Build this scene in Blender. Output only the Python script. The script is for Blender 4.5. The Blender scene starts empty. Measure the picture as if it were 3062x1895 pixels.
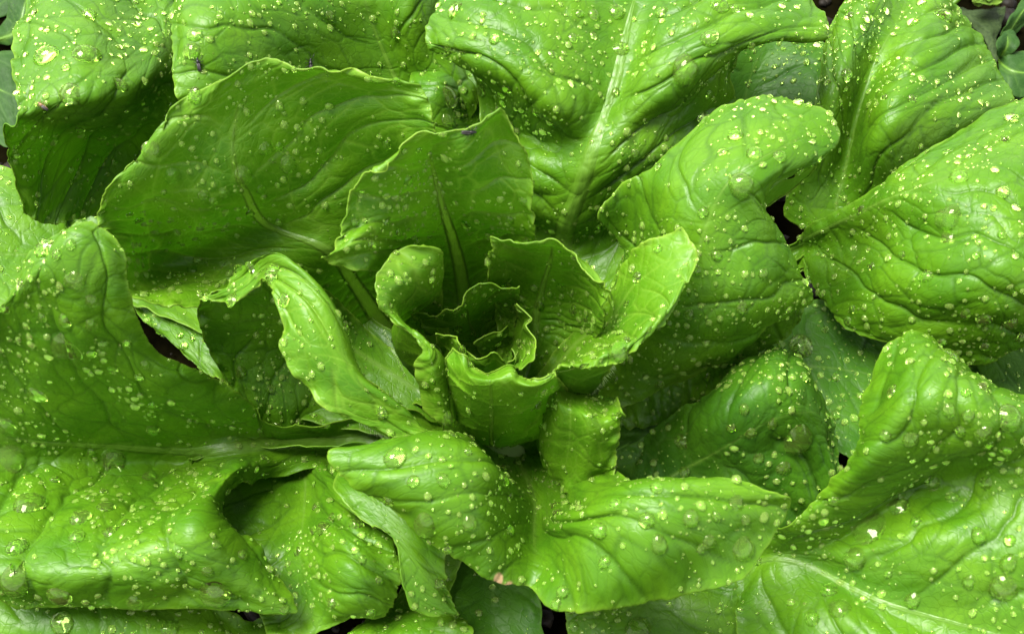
import bpy, math, random
import numpy as np
from mathutils import Vector
from mathutils.bvhtree import BVHTree

random.seed(7)
RNG = np.random.default_rng(11)
scene = bpy.context.scene
COL = scene.collection
CM = 0.01                                   # all modelling below is in centimetres

# ------------------------------------------------------------------ camera, sky, sun, exposure
ELEV, DIST, HFOV = math.radians(58.0), 40.0, math.radians(42.0)
AIM = np.array([0.0, 0.0, 6.0])
CAM = AIM + DIST * np.array([0.0, -math.cos(ELEV), math.sin(ELEV)])
FWD = np.array([0.0, math.cos(ELEV), -math.sin(ELEV)])
UPV = np.array([0.0, math.sin(ELEV), math.cos(ELEV)])
TANH = math.tan(HFOV / 2)

cam_data = bpy.data.cameras.new("camera")
cam_data.angle = HFOV
cam_data.clip_start = 0.02
cam_data.clip_end = 200.0
cam = bpy.data.objects.new("camera", cam_data)
COL.objects.link(cam)
cam.location = CAM * CM
cam.rotation_euler = (math.pi / 2 - ELEV, 0, 0)
cam_data.dof.use_dof = True
cam_data.dof.focus_distance = 0.415
cam_data.dof.aperture_fstop = 26.0
scene.camera = cam

SUN_ELEV, SUN_AZ = math.radians(68.0), math.radians(70.0)   # azimuth measured from +Y towards -X
world = bpy.data.worlds.new("World")
scene.world = world
world.use_nodes = True
wn, wl = world.node_tree.nodes, world.node_tree.links
bg = wn["Background"]
sky = wn.new("ShaderNodeTexSky")
sky.sky_type = 'NISHITA'
sky.sun_disc = False
sky.sun_elevation = SUN_ELEV
sky.sun_rotation = -SUN_AZ
sky.air_density = 0.7
sky.dust_density = 0.4
sky.ozone_density = 1.0
hsv = wn.new("ShaderNodeHueSaturation")      # overcast: the cloud deck takes the blue out
hsv.inputs["Saturation"].default_value = 0.06
wl.new(sky.outputs[0], hsv.inputs["Color"])
wl.new(hsv.outputs[0], bg.inputs["Color"])
bg.inputs["Strength"].default_value = 0.05

sun_data = bpy.data.lights.new("sun", 'SUN')
sun_data.energy = 1.5
sun_data.angle = math.radians(36.0)
sun_data.color = (1.0, 0.97, 0.92)
sun = bpy.data.objects.new("sun", sun_data)
COL.objects.link(sun)
sdir = Vector((-math.sin(SUN_AZ) * math.cos(SUN_ELEV), math.cos(SUN_AZ) * math.cos(SUN_ELEV), math.sin(SUN_ELEV)))
sun.rotation_euler = sdir.to_track_quat('Z', 'Y').to_euler()
sun.location = sdir * 3

vs = scene.view_settings
vs.view_transform = 'Standard'
vs.look = 'None'
vs.gamma = 1.0
vs.use_curve_mapping = False
vs.exposure = 3.5
scene.render.engine = 'CYCLES'
scene.cycles.use_denoising = True
scene.cycles.max_bounces = 10
scene.cycles.diffuse_bounces = 4
scene.cycles.glossy_bounces = 4
scene.cycles.transmission_bounces = 8
scene.cycles.caustics_refractive = True
scene.cycles.caustics_reflective = False
scene.cycles.sample_clamp_indirect = 8.0
scene.cycles.use_adaptive_sampling = False


def P(x, y, h):
    """A place in the bed: where the sight line through photo point (x, y) is h cm above the soil."""
    u = (x - 1531.0) / 1531.0 * TANH
    v = -(y - 947.5) / 1531.0 * TANH
    r = FWD + np.array([u, 0, 0]) + UPV * v
    t = (h - CAM[2]) / r[2]
    return CAM + r * t

# ------------------------------------------------------------------ numeric helpers
def smooth01(x, a, b):
    t = np.clip((x - a) / (b - a), 0, 1)
    return t * t * (3 - 2 * t)

_PERM = np.random.default_rng(5).random((256, 256))

def vnoise(x, y, seed=0):
    x = x + seed * 17.31; y = y + seed * 9.77
    xi = np.floor(x).astype(int); yi = np.floor(y).astype(int)
    fx = x - xi; fy = y - yi
    fx = fx * fx * fx * (fx * (fx * 6 - 15) + 10); fy = fy * fy * fy * (fy * (fy * 6 - 15) + 10)
    g = lambda a, b: _PERM[a % 256, b % 256]
    a = g(xi, yi) * (1 - fx) + g(xi + 1, yi) * fx
    b = g(xi, yi + 1) * (1 - fx) + g(xi + 1, yi + 1) * fx
    return (a * (1 - fy) + b * fy) * 2 - 1

def fbm(x, y, seed=0, oct=3):
    v = 0; amp = 1.0
    for k in range(oct):
        v = v + amp * vnoise(x * 2 ** k, y * 2 ** k, seed + k * 3)
        amp *= 0.5
    return v

def worley(x, y, seed=0):
    """F1, F2 of a jittered grid of cells of size one."""
    xi = np.floor(x).astype(int); yi = np.floor(y).astype(int)
    f1 = np.full(x.shape, 9.0); f2 = np.full(x.shape, 9.0)
    for dx in (-1, 0, 1):
        for dy in (-1, 0, 1):
            cx = xi + dx; cy = yi + dy
            px = cx + 0.5 + 0.42 * (2 * _PERM[(cx + seed * 7) % 256, (cy + seed * 13) % 256] - 1)
            py = cy + 0.5 + 0.42 * (2 * _PERM[(cx + seed * 11 + 101) % 256, (cy + seed * 5 + 57) % 256] - 1)
            d = np.hypot(x - px, y - py)
            m = d < f1
            f2 = np.where(m, f1, np.minimum(f2, d))
            f1 = np.where(m, d, f1)
    return f1, f2

def catmull(ctrl, n):
    """Resample the first axis of ctrl to n samples, passing through every control row."""
    m = ctrl.shape[0]
    u = np.linspace(0, m - 1, n)
    i = np.minimum(u.astype(int), m - 2)
    f = (u - i)[:, None, None]
    ext = np.concatenate([2 * ctrl[:1] - ctrl[1:2], ctrl, 2 * ctrl[-1:] - ctrl[-2:-1]])
    p0, p1, p2, p3 = ext[i], ext[i + 1], ext[i + 2], ext[i + 3]
    return 0.5 * (2 * p1 + (p2 - p0) * f + (2 * p0 - 5 * p1 + 4 * p2 - p3) * f ** 2 + (3 * p1 - p0 - 3 * p2 + p3) * f ** 3)

def blur(a, axis, k):
    """Repeated 1-2-1 smoothing that keeps the two ends in place."""
    a = np.moveaxis(a, axis, 0).copy()
    for _ in range(k):
        a[1:-1] = 0.25 * a[:-2] + 0.5 * a[1:-1] + 0.25 * a[2:]
    return np.moveaxis(a, 0, axis)

def grid_normals(g):
    du = np.gradient(g, axis=1); dv = np.gradient(g, axis=0)
    n = np.cross(du, dv)
    return n / np.maximum(np.linalg.norm(n, axis=-1, keepdims=True), 1e-9)

# ------------------------------------------------------------------ materials
def new_mat(name):
    m = bpy.data.materials.new(name)
    m.use_nodes = True
    nt = m.node_tree
    return m, nt.nodes, nt.links, nt.nodes["Principled BSDF"], nt.nodes["Material Output"]

def mixcol(N, L, fac, a, b, mode='MIX'):
    n = N.new("ShaderNodeMix"); n.data_type = 'RGBA'; n.blend_type = mode
    for sock, v in (("Factor", fac), ("A", a), ("B", b)):
        s = [q for q in n.inputs if q.name == sock and (q.type == 'RGBA' or sock == "Factor")][0]
        if hasattr(v, "is_output") or isinstance(v, bpy.types.NodeSocket):
            L.new(v, s)
        else:
            s.default_value = v
    return [q for q in n.outputs if q.type == 'RGBA'][0]

def math_node(N, L, op, a, b=None, clamp=False):
    n = N.new("ShaderNodeMath"); n.operation = op; n.use_clamp = clamp
    for i, v in enumerate((a, b)):
        if v is None:
            continue
        if isinstance(v, bpy.types.NodeSocket):
            L.new(v, n.inputs[i])
        else:
            n.inputs[i].default_value = v
    return n.outputs[0]

def attr(N, name):
    a = N.new("ShaderNodeAttribute"); a.attribute_name = name
    return a.outputs["Fac"]

def leaf_material(name, base, old, vein_col, edge_col, translucent=0.35, rough=0.36, spec=0.20):
    m, N, L, bsdf, out = new_mat(name)
    uv = N.new("ShaderNodeUVMap"); uv.uv_map = "leafmap"
    # broad uneven green, in the leaf's own surface coordinates (cm)
    n1 = N.new("ShaderNodeTexNoise"); n1.inputs["Scale"].default_value = 0.55; n1.inputs["Detail"].default_value = 4
    n2 = N.new("ShaderNodeTexNoise"); n2.inputs["Scale"].default_value = 6.0; n2.inputs["Detail"].default_value = 5
    L.new(uv.outputs[0], n1.inputs["Vector"]); L.new(uv.outputs[0], n2.inputs["Vector"])
    r1 = N.new("ShaderNodeMapRange"); r1.inputs[1].default_value = 0.35; r1.inputs[2].default_value = 0.68
    L.new(n1.outputs["Fac"], r1.inputs[0])
    c = mixcol(N, L, r1.outputs[0], old, base)
    c = mixcol(N, L, math_node(N, L, 'MULTIPLY', n2.outputs["Fac"], 0.30), c, tuple(v * 0.62 for v in old[:3]) + (1,))
    # fine net of veinlets
    v1 = N.new("ShaderNodeTexVoronoi"); v1.feature = 'DISTANCE_TO_EDGE'; v1.inputs["Scale"].default_value = 3.1
    v2 = N.new("ShaderNodeTexVoronoi"); v2.feature = 'DISTANCE_TO_EDGE'; v2.inputs["Scale"].default_value = 9.0
    wob = N.new("ShaderNodeTexNoise"); wob.inputs["Scale"].default_value = 2.2; wob.inputs["Detail"].default_value = 3
    L.new(uv.outputs[0], wob.inputs["Vector"])
    wv = N.new("ShaderNodeVectorMath"); wv.operation = 'MULTIPLY_ADD'
    L.new(wob.outputs["Color"], wv.inputs[0]); wv.inputs[1].default_value = (0.35, 0.35, 0); L.new(uv.outputs[0], wv.inputs[2])
    L.new(wv.outputs[0], v1.inputs["Vector"]); L.new(wv.outputs[0], v2.inputs["Vector"])
    def line(v, w):
        r = N.new("ShaderNodeMapRange"); r.inputs[1].default_value = 0.0; r.inputs[2].default_value = w
        r.inputs[3].default_value = 1.0; r.inputs[4].default_value = 0.0
        L.new(v.outputs["Distance"], r.inputs[0]); return r.outputs[0]
    l1, l2 = line(v1, 0.10), line(v2, 0.16)
    c = mixcol(N, L, math_node(N, L, 'MULTIPLY', l1, 0.22), c, vein_col)
    c = mixcol(N, L, math_node(N, L, 'MULTIPLY', l2, 0.10), c, vein_col)
    pv = mixcol(N, L, math_node(N, L, 'MULTIPLY', attr(N, "pale"), 1.0, True), vein_col, (0.11, 0.21, 0.025, 1))
    c = mixcol(N, L, math_node(N, L, 'MULTIPLY', attr(N, "vein"), 0.78), c, pv)
    c = mixcol(N, L, attr(N, "edge"), c, edge_col)
    c = mixcol(N, L, attr(N, "scar"), c, (0.40, 0.26, 0.14, 1))
    L.new(c, bsdf.inputs["Base Color"])
    rr = N.new("ShaderNodeMapRange"); rr.inputs[3].default_value = rough - 0.10; rr.inputs[4].default_value = rough + 0.14
    L.new(n2.outputs["Fac"], rr.inputs[0]); L.new(rr.outputs[0], bsdf.inputs["Roughness"])
    bsdf.inputs["IOR"].default_value = 1.45
    bsdf.inputs["Specular IOR Level"].default_value = spec
    # relief: veinlets sunk, skin between them puffed
    h = math_node(N, L, 'ADD', math_node(N, L, 'MULTIPLY', l1, -0.8), math_node(N, L, 'MULTIPLY', l2, -0.25))
    h = math_node(N, L, 'ADD', h, math_node(N, L, 'MULTIPLY', n2.outputs["Fac"], 0.9))
    b = N.new("ShaderNodeBump"); b.inputs["Strength"].default_value = 0.40; b.inputs["Distance"].default_value = 0.00016
    L.new(h, b.inputs["Height"]); L.new(b.outputs[0], bsdf.inputs["Normal"])
    tr = N.new("ShaderNodeBsdfTranslucent")
    tc = mixcol(N, L, 1.0, c, (0.85, 1.35, 0.4, 1), 'MULTIPLY')
    L.new(tc, tr.inputs["Color"]); L.new(b.outputs[0], tr.inputs["Normal"])
    mx = N.new("ShaderNodeMixShader"); mx.inputs[0].default_value = translucent
    L.new(bsdf.outputs[0], mx.inputs[1]); L.new(tr.outputs[0], mx.inputs[2])
    L.new(mx.outputs[0], out.inputs["Surface"])
    return m

MAT_LEAF = leaf_material("lettuce_leaf", (0.066, 0.156, 0.0046, 1), (0.035, 0.106, 0.003, 1), (0.021, 0.062, 0.003, 1), (0.13, 0.225, 0.017, 1), 0.14)  # veins darker than the blade: shade of their grooves put into the colour
MAT_HEART = leaf_material("young_lettuce_leaf", (0.067, 0.160, 0.0042, 1), (0.036, 0.112, 0.0028, 1), (0.095, 0.185, 0.014, 1), (0.17, 0.26, 0.028, 1), 0.17)
MAT_SHADED = leaf_material("shade_tinted_lettuce_leaf", (0.038, 0.108, 0.004, 1), (0.021, 0.074, 0.003, 1), (0.012, 0.044, 0.003, 1), (0.07, 0.15, 0.017, 1), 0.10, 0.40, 0.14)  # darker copy of the leaf green for low leaves, shade put into the colour

def plain_mat(name, c1, c2, scale, rough=0.5, bump=0.0, uvname=None, detail=5, spec=0.35):
    m, N, L, bsdf, out = new_mat(name)
    n = N.new("ShaderNodeTexNoise"); n.inputs["Scale"].default_value = scale; n.inputs["Detail"].default_value = detail
    if uvname:
        uv = N.new("ShaderNodeUVMap"); uv.uv_map = uvname; L.new(uv.outputs[0], n.inputs["Vector"])
    else:
        tc = N.new("ShaderNodeTexCoord"); L.new(tc.outputs["Object"], n.inputs["Vector"])
    r = N.new("ShaderNodeMapRange"); r.inputs[1].default_value = 0.32; r.inputs[2].default_value = 0.68
    L.new(n.outputs["Fac"], r.inputs[0])
    L.new(mixcol(N, L, r.outputs[0], c1, c2), bsdf.inputs["Base Color"])
    bsdf.inputs["Roughness"].default_value = rough
    bsdf.inputs["Specular IOR Level"].default_value = spec
    if bump:
        b = N.new("ShaderNodeBump"); b.inputs["Strength"].default_value = 0.8; b.inputs["Distance"].default_value = bump
        L.new(n.outputs["Fac"], b.inputs["Height"]); L.new(b.outputs[0], bsdf.inputs["Normal"])
    return m

def translucent_over(m, fac, tint):
    N, L = m.node_tree.nodes, m.node_tree.links
    bsdf, out = N["Principled BSDF"], N["Material Output"]
    tr = N.new("ShaderNodeBsdfTranslucent")
    src = bsdf.inputs["Base Color"].links[0].from_socket
    L.new(mixcol(N, L, 1.0, src, tint, 'MULTIPLY'), tr.inputs["Color"])
    mx = N.new("ShaderNodeMixShader"); mx.inputs[0].default_value = fac
    L.new(bsdf.outputs[0], mx.inputs[1]); L.new(tr.outputs[0], mx.inputs[2])
    L.new(mx.outputs[0], out.inputs["Surface"])
    return m

def rib_blend(m, skin):
    """Towards its sides and its tip the rib takes the colour of the blade it runs into."""
    N, L = m.node_tree.nodes, m.node_tree.links
    sock = N["Principled BSDF"].inputs["Base Color"]
    src = sock.links[0].from_socket
    L.new(mixcol(N, L, attr(N, "ribmix"), skin, src), sock)
    return m

MAT_RIB = translucent_over(rib_blend(plain_mat("pale_midrib", (0.072, 0.155, 0.011, 1), (0.098, 0.19, 0.02, 1), 5.0, 0.36, 0.0002, "leafmap"), (0.055, 0.13, 0.004, 1)), 0.20, (1.1, 1.35, 0.5, 1))
MAT_RIB_DARK = translucent_over(rib_blend(plain_mat("green_midrib", (0.052, 0.122, 0.008, 1), (0.078, 0.158, 0.015, 1), 5.0, 0.36, 0.0002, "leafmap"), (0.05, 0.125, 0.004, 1)), 0.16, (1.1, 1.35, 0.5, 1))
MAT_SOIL = plain_mat("soil", (0.0010, 0.0010, 0.0004, 1), (0.0040, 0.0034, 0.0012, 1), 90.0, 0.95, 0.004)
MAT_SOIL.node_tree.nodes["Principled BSDF"].inputs["Specular IOR Level"].default_value = 0.0
MAT_STEM = plain_mat("stem", (0.20, 0.33, 0.10, 1), (0.28, 0.42, 0.14, 1), 60.0, 0.5, 0.0005)

# ------------------------------------------------------------------ leaf builder
lettuce = bpy.data.objects.new("lettuce", None)
COL.objects.link(lettuce)
lettuce["label"] = "whole wet green lettuce head with ruffled leaves opening round a dark heart"
lettuce["category"] = "lettuce"

LEAVES = {}          # key -> dict with the dense grid, normals, areas, ...

def mesh_from_arrays(name, verts, faces, mat, parent=None, smooth=True, uvs=None, attrs=None):
    me = bpy.data.meshes.new(name)
    verts = np.asarray(verts, dtype=np.float32) * CM
    nv, nf = len(verts), len(faces)
    faces = np.asarray(faces, dtype=np.int32)
    k = faces.shape[1]
    me.vertices.add(nv); me.vertices.foreach_set("co", verts.ravel())
    me.loops.add(nf * k); me.loops.foreach_set("vertex_index", faces.ravel())
    me.polygons.add(nf)
    me.polygons.foreach_set("loop_start", np.arange(nf, dtype=np.int32) * k)
    if smooth:
        me.polygons.foreach_set("use_smooth", np.ones(nf, dtype=bool))
    if uvs is not None:
        lay = me.uv_layers.new(name="leafmap")
        lay.data.foreach_set("uv", np.asarray(uvs, dtype=np.float32)[faces.ravel()].ravel())
    for an, av in (attrs or {}).items():
        at = me.attributes.new(an, 'FLOAT', 'POINT')
        at.data.foreach_set("value", np.asarray(av, dtype=np.float32).ravel())
    me.update(calc_edges=True)
    me.materials.append(mat)
    ob = bpy.data.objects.new(name, me)
    COL.objects.link(ob)
    if parent:
        ob.parent = parent
    return ob

def parse(net):
    rows = []
    for line in net.strip().splitlines():
        line = line.strip()
        if line:
            rows.append([P(*[float(v) for v in q.split(",")]) for q in line.split()])
    w = {len(r) for r in rows}
    assert len(w) == 1, (w, net[:80])
    return np.array(rows)

STEM = P(1490, 1330, 1.8)

def add_leaf(key, net, mid, mat=None, rib_mat=None, parent=None, scar=None, stem=True, ab=False, pillow=0.13, spacing=1.9, slant=0.75, ruffle=0.10,
             rib=0.28, rib_h=0.10, label=None, step=0.06, smooth=6, cell=1.0, rough_edge=0.045, rib_end=0.93, name="leaf", quilt_amp=0.34, ribbing=None):
    mat = mat or MAT_LEAF
    seed = sum(ord(ch) * (i + 3) for i, ch in enumerate(key)) % 97
    c = parse(net)
    if stem:
        d = c[0].mean(0) - STEM; d[2] = 0; dn = d / max(np.linalg.norm(d), 1e-6)
        across = c[0, -1] - c[0, 0]; across[2] = 0; across /= max(np.linalg.norm(across), 1e-6)
        t = np.linspace(-1, 1, c.shape[1])[:, None]
        row = STEM + dn * 0.9 + across * t * 0.8 + np.array([0, 0, 0.25]) * (t ** 2)
        c = np.concatenate([row[None], c])
    L1 = np.linalg.norm(np.diff(c[:, mid], axis=0), axis=1).sum()
    L2 = max(np.linalg.norm(np.diff(r, axis=0), axis=1).sum() for r in c)
    nr, nc = int(np.clip(L1 / step, 24, 340)), int(np.clip(L2 / step, 20, 340))
    g = catmull(c, nr)
    g = np.swapaxes(catmull(np.swapaxes(g, 0, 1), nc), 0, 1)
    k = max(2, int(smooth * nr / 100))
    g = blur(g, 0, k * 3); g = blur(g, 1, k * 3)
    n = grid_normals(g)
    if np.sum(n * (CAM - g)) < 0:
        n = -n; flip = True
    else:
        flip = False
    if ab:                                   # here the picture looks at the underside
        n = -n
    # surface coordinates in cm: along the midrib, and across from it
    mj = mid / (c.shape[1] - 1) * (nc - 1)
    mj0 = int(round(mj))
    dl = np.concatenate([[0], np.cumsum(np.linalg.norm(np.diff(g[:, mj0], axis=0), axis=1))])
    cum = np.concatenate([np.zeros((nr, 1)), np.cumsum(np.linalg.norm(np.diff(g, axis=1), axis=2), axis=1)], axis=1)
    d = cum - cum[:, mj0:mj0 + 1]
    s = np.repeat(dl[:, None], nc, 1)
    ad = np.abs(d); side = np.sign(d)
    length = dl[-1]
    half = np.maximum(np.where(d < 0, -d[:, :1], d[:, -1:]), 0.3)
    # distance to the margin
    edge = np.minimum(np.minimum(cum, cum[:, -1:] - cum), (length - s))
    # veins
    wob = 0.45 * fbm(s * 0.5, d * 0.5, seed, 2)
    q = (s - slant * ad ** 0.92 + wob) / spacing + np.where(side > 0, 0.37, 0.0) + seed * 0.13
    f = q - np.floor(q)
    dv = np.minimum(f, 1 - f) * spacing
    wv = 0.05 * (1 - 0.55 * np.clip(ad / half, 0, 1)) + 0.02
    sec = np.exp(-(dv / wv) ** 2)
    puff = np.sin(np.pi * f) ** 0.8
    wx = s * 0.9 + 0.35 * vnoise(s * 0.8, d * 0.8, seed + 1) - slant * 0.5 * ad
    wy = d * 0.9 + 0.35 * vnoise(s * 0.8, d * 0.8, seed + 2)
    f1, f2 = worley(wx / cell, wy / cell, seed)
    ed = f2 - f1
    ter = np.exp(-(ed / 0.06) ** 2)
    f1b, f2b = worley(wx / cell * 2.3 + 5, wy / cell * 2.3, seed + 3)
    edb = f2b - f1b
    near = smooth01(ad, 0.25, 1.3)
    fade = smooth01(edge, 0.0, 0.9)
    mod = 0.65 + 0.5 * vnoise(s * 0.35, d * 0.35, seed + 9)
    disp = pillow * mod * near * (puff - 0.55) * (0.35 + 0.65 * fade)
    quilt = np.clip(1 - 1.7 * f1 ** 2, 0, 1)
    disp += pillow * quilt_amp * mod * (quilt - 0.5) * (0.3 + 0.7 * near) * fade
    disp += pillow * 0.16 * (np.clip(1 - 1.7 * f1b ** 2, 0, 1) - 0.5) * fade
    disp -= 0.045 * sec * near ** 0.5 + 0.016 * ter
    disp += pillow * 0.7 * vnoise(s * 0.33, d * 0.33, seed + 4) * fade
    if ribbing:                              # close cross ribs beside the fleshy base of the midrib
        r0, r1, ra, rs = ribbing
        win = smooth01(s / length, r0, r0 + 0.06) * (1 - smooth01(s / length, r1 - 0.08, r1)) * smooth01(ad, 0.15, 0.4) * (1 - smooth01(ad, 1.6, 3.2))
        ph = (s - 0.45 * ad + 0.25 * vnoise(s * 1.1, d * 1.1, seed + 30)) / rs
        disp += ra * win * (np.abs(np.sin(np.pi * ph)) ** 0.6 - 0.6)
        sec = np.maximum(sec, 0.7 * win * np.exp(-(np.abs(ph - np.round(ph)) * rs / 0.05) ** 2))
    # frilled margin
    out_e = 1 - smooth01(edge, 0.0, 1.1)
    disp += ruffle * 1.5 * out_e * fbm(s * 0.85 + seed, d * 0.85, seed + 6, 2)
    disp += ruffle * 0.9 * (1 - smooth01(edge, 0.0, 0.45)) * fbm(s * 2.3 + seed, d * 2.3, seed + 7, 2)
    g = g + n * disp[..., None]
    # uneven outline: nudge the margin in its own plane
    jag = rough_edge * (vnoise(s * 2.2, d * 2.2, seed + 8) + 0.6 * vnoise(s * 5.5, d * 5.5, seed + 12))
    du = np.gradient(g, axis=1); du /= np.maximum(np.linalg.norm(du, axis=-1, keepdims=True), 1e-9)
    dvv = np.gradient(g, axis=0); dvv /= np.maximum(np.linalg.norm(dvv, axis=-1, keepdims=True), 1e-9)
    eL = np.exp(-cum / 0.25); eR = np.exp(-(cum[:, -1:] - cum) / 0.25); eT = np.exp(-(length - s) / 0.25)
    g = g + du * (jag * (eR - eL))[..., None] + dvv * (jag * eT)[..., None]
    n2 = grid_normals(g)
    if np.sum(n2 * n) < 0:
        n2 = -n2; flip_f = True
    else:
        flip_f = False
    vein = np.clip(np.maximum(sec * (0.9 - 0.4 * np.clip(ad / half, 0, 1)) * near ** 0.3, 0.75 * ter * (0.4 + 0.6 * near)), 0, 1)
    rw = rib * (1 - s / length) ** 0.8 + 0.03
    vein = np.maximum(vein, np.exp(-(ad / (rw * 0.9)) ** 2) * 0.7 * smooth01(length - s, 0.2, 2.0))
    pale = 0.8 * np.exp(-ad / 1.0) * (1 - smooth01(s / length, 0.3, 0.85)) + 0.4 * np.exp(-(ad / (rw * 1.2)) ** 2)
    eat = (0.55 + 0.45 * vnoise(s * 1.3, d * 1.3, seed + 20)) * np.exp(-np.minimum(np.minimum(cum, cum[:, -1:] - cum), length - s) / 0.05) * 0.55
    idx = np.arange(nr * nc).reshape(nr, nc)
    quads = np.stack([idx[:-1, :-1], idx[:-1, 1:], idx[1:, 1:], idx[1:, :-1]], -1).reshape(-1, 4)
    if rib > 0:                              # the rib takes the place of the blade where it runs
        wr = rib * (1 - np.clip(dl / (length * rib_end), 0, 1)) ** 0.75 + 0.02
        under = (ad < 0.7 * wr[:, None]) & (s < length * rib_end * 0.97)
        uq = under[:-1, :-1] & under[:-1, 1:] & under[1:, 1:] & under[1:, :-1]
        quads = quads[~uq.ravel()]
    # hem: the margin is a rounded lip, a little thicker than the blade
    loop = np.concatenate([idx[:, 0], idx[-1, 1:-1], idx[::-1, -1]])
    G = g.reshape(-1, 3); NN = n2.reshape(-1, 3)
    b = G[loop]; bn = NN[loop]
    tan = np.gradient(b, axis=0); tan /= np.maximum(np.linalg.norm(tan, axis=1, keepdims=True), 1e-9)
    o = np.cross(tan, bn)
    cen = g[nr // 2, mj0]
    if np.sum(o[:nr] * (b[:nr] - g[:, min(4, nc - 1)])) < 0:
        o = -o
    rad = 0.022
    verts = [G]; base = nr * nc; prev = loop; hem = []
    for th in (60, 120, 180, 245):
        a = math.radians(th)
        verts.append(b + o * rad * math.sin(a) - bn * rad * (1 - math.cos(a)))
        cur = base + np.arange(len(loop)); base += len(loop)
        hem.append(np.stack([prev[:-1], prev[1:], cur[1:], cur[:-1]], -1))
        prev = cur
    faces = np.concatenate([quads] + hem)
    if flip_f:
        faces = faces[:, ::-1]
    uv = np.stack([s.ravel() + seed * 3.1, d.ravel() + seed * 1.7], -1)
    uv = np.concatenate([uv] + [uv[loop]] * 4)
    va = np.concatenate([vein.ravel()] + [vein.ravel()[loop]] * 4)
    ea = np.concatenate([eat.ravel()] + [np.clip(eat.ravel()[loop] * 1.1, 0.05, 0.55)] * 4)
    attrs = {"vein": va, "edge": ea, "pale": np.concatenate([pale.ravel()] + [pale.ravel()[loop]] * 4)}
    if scar:
        sc = np.zeros(len(va)); allv = np.concatenate(verts)
        for (cx, cy, ch, r) in scar:
            q3 = P(cx, cy, ch); dd = np.linalg.norm(allv - q3, axis=1) + 0.08 * vnoise(allv[:, 0] * 6, allv[:, 1] * 6, 3)
            sc = np.maximum(sc, 0.9 * (1 - smooth01(dd, r * 0.5, r)))
        attrs["scar"] = sc
    ob = mesh_from_arrays(name, np.concatenate(verts), faces, mat, parent or lettuce, uvs=uv, attrs=attrs)
    if label:
        ob["label"] = label
    if rib > 0:
        w = rib * (1 - np.clip(dl / (length * rib_end), 0, 1)) ** 0.75 + 0.02
        i1 = int(np.searchsorted(dl, length * rib_end)) - 1
        ks = np.linspace(-1, 1, 11)
        pts = np.zeros((i1, 11, 3)); uvr = np.zeros((i1, 11, 2))
        for i in range(i1):
            for a in range(3):
                pts[i, :, a] = np.interp(ks * w[i], d[i], g[i, :, a])
            nrm = n2[i, mj0]
            prof = np.cos(ks * np.pi / 2) ** 1.2 * 0.8 * rib_h * (w[i] / rib) - 0.012
            prof -= 0.25 * rib_h * (w[i] / rib) * np.exp(-(ks / 0.22) ** 2)
            pts[i] += prof[:, None] * nrm
            uvr[i, :, 0] = dl[i] * 0.7; uvr[i, :, 1] = ks * w[i] * 6
        ix = np.arange(i1 * 11).reshape(i1, 11)
        qf = np.stack([ix[:-1, :-1], ix[:-1, 1:], ix[1:, 1:], ix[1:, :-1]], -1).reshape(-1, 4)
        if flip_f:
            qf = qf[:, ::-1]
        mesh_from_arrays("midrib", pts.reshape(-1, 3), qf, rib_mat or MAT_RIB, ob, uvs=uvr.reshape(-1, 2),
                         attrs={"ribmix": (np.clip(1.25 * (1 - np.abs(ks))[None], 0, 1) ** 0.7 * (1 - smooth01(dl[:i1] / (length * rib_end), 0.7, 1.0))[:, None]).ravel()})
    LEAVES[key] = dict(ob=ob, g=g, n=n2, ab=ab, uv=uv)
    return ob

# ------------------------------------------------------------------ ground and stem
def ground():
    n = 60
    xs = np.linspace(-300, 300, n)
    X, Y = np.meshgrid(xs, xs)
    X = np.sign(X) * (np.abs(X) / 300) ** 2.2 * 300; Y = np.sign(Y) * (np.abs(Y) / 300) ** 2.2 * 300
    Z = 0.25 * fbm(X * 0.4, Y * 0.4, 3, 3) - 0.3
    ix = np.arange(n * n).reshape(n, n)
    q = np.stack([ix[:-1, :-1], ix[:-1, 1:], ix[1:, 1:], ix[1:, :-1]], -1).reshape(-1, 4)
    o = mesh_from_arrays("ground", np.stack([X, Y, Z], -1).reshape(-1, 3), q, MAT_SOIL)
    o["kind"] = "structure"
ground()

def crumbs():
    """Loose crumbs of wet soil between the plants."""
    rg = np.random.default_rng(21)
    phi = (1 + 5 ** 0.5) / 2
    ico = np.array([(-1, phi, 0), (1, phi, 0), (-1, -phi, 0), (1, -phi, 0), (0, -1, phi), (0, 1, phi), (0, -1, -phi), (0, 1, -phi), (phi, 0, -1), (phi, 0, 1), (-phi, 0, -1), (-phi, 0, 1)]) / 1.9
    fi = np.array([(0, 11, 5), (0, 5, 1), (0, 1, 7), (0, 7, 10), (0, 10, 11), (1, 5, 9), (5, 11, 4), (11, 10, 2), (10, 7, 6), (7, 1, 8), (3, 9, 4), (3, 4, 2), (3, 2, 6), (3, 6, 8), (3, 8, 9), (4, 9, 5), (2, 4, 11), (6, 2, 10), (8, 6, 7), (9, 8, 1)])
    v, f = [], []
    for i in range(2600):
        x = rg.uniform(-24, 24); y = rg.uniform(-18, 26)
        r = float(np.clip(rg.lognormal(math.log(0.16), 0.6), 0.05, 0.7))
        q = ico * r * rg.uniform(0.7, 1.3, (12, 1)) * np.array([1, 1, 0.7]) + np.array([x, y, r * 0.2 - 0.15])
        v.append(q); f.append(fi + 12 * i)
    o = mesh_from_arrays("soil_crumbs", np.concatenate(v), np.concatenate(f), MAT_CRUMB)
    o["kind"] = "stuff"; o["label"] = "dark wet soil crumbs in the gaps between the leaves"; o["category"] = "soil"
MAT_CRUMB = plain_mat("crumb", (0.0015, 0.0013, 0.0006, 1), (0.009, 0.0065, 0.003, 1), 300.0, 0.6, 0.0006, spec=0.12)
crumbs()

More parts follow.
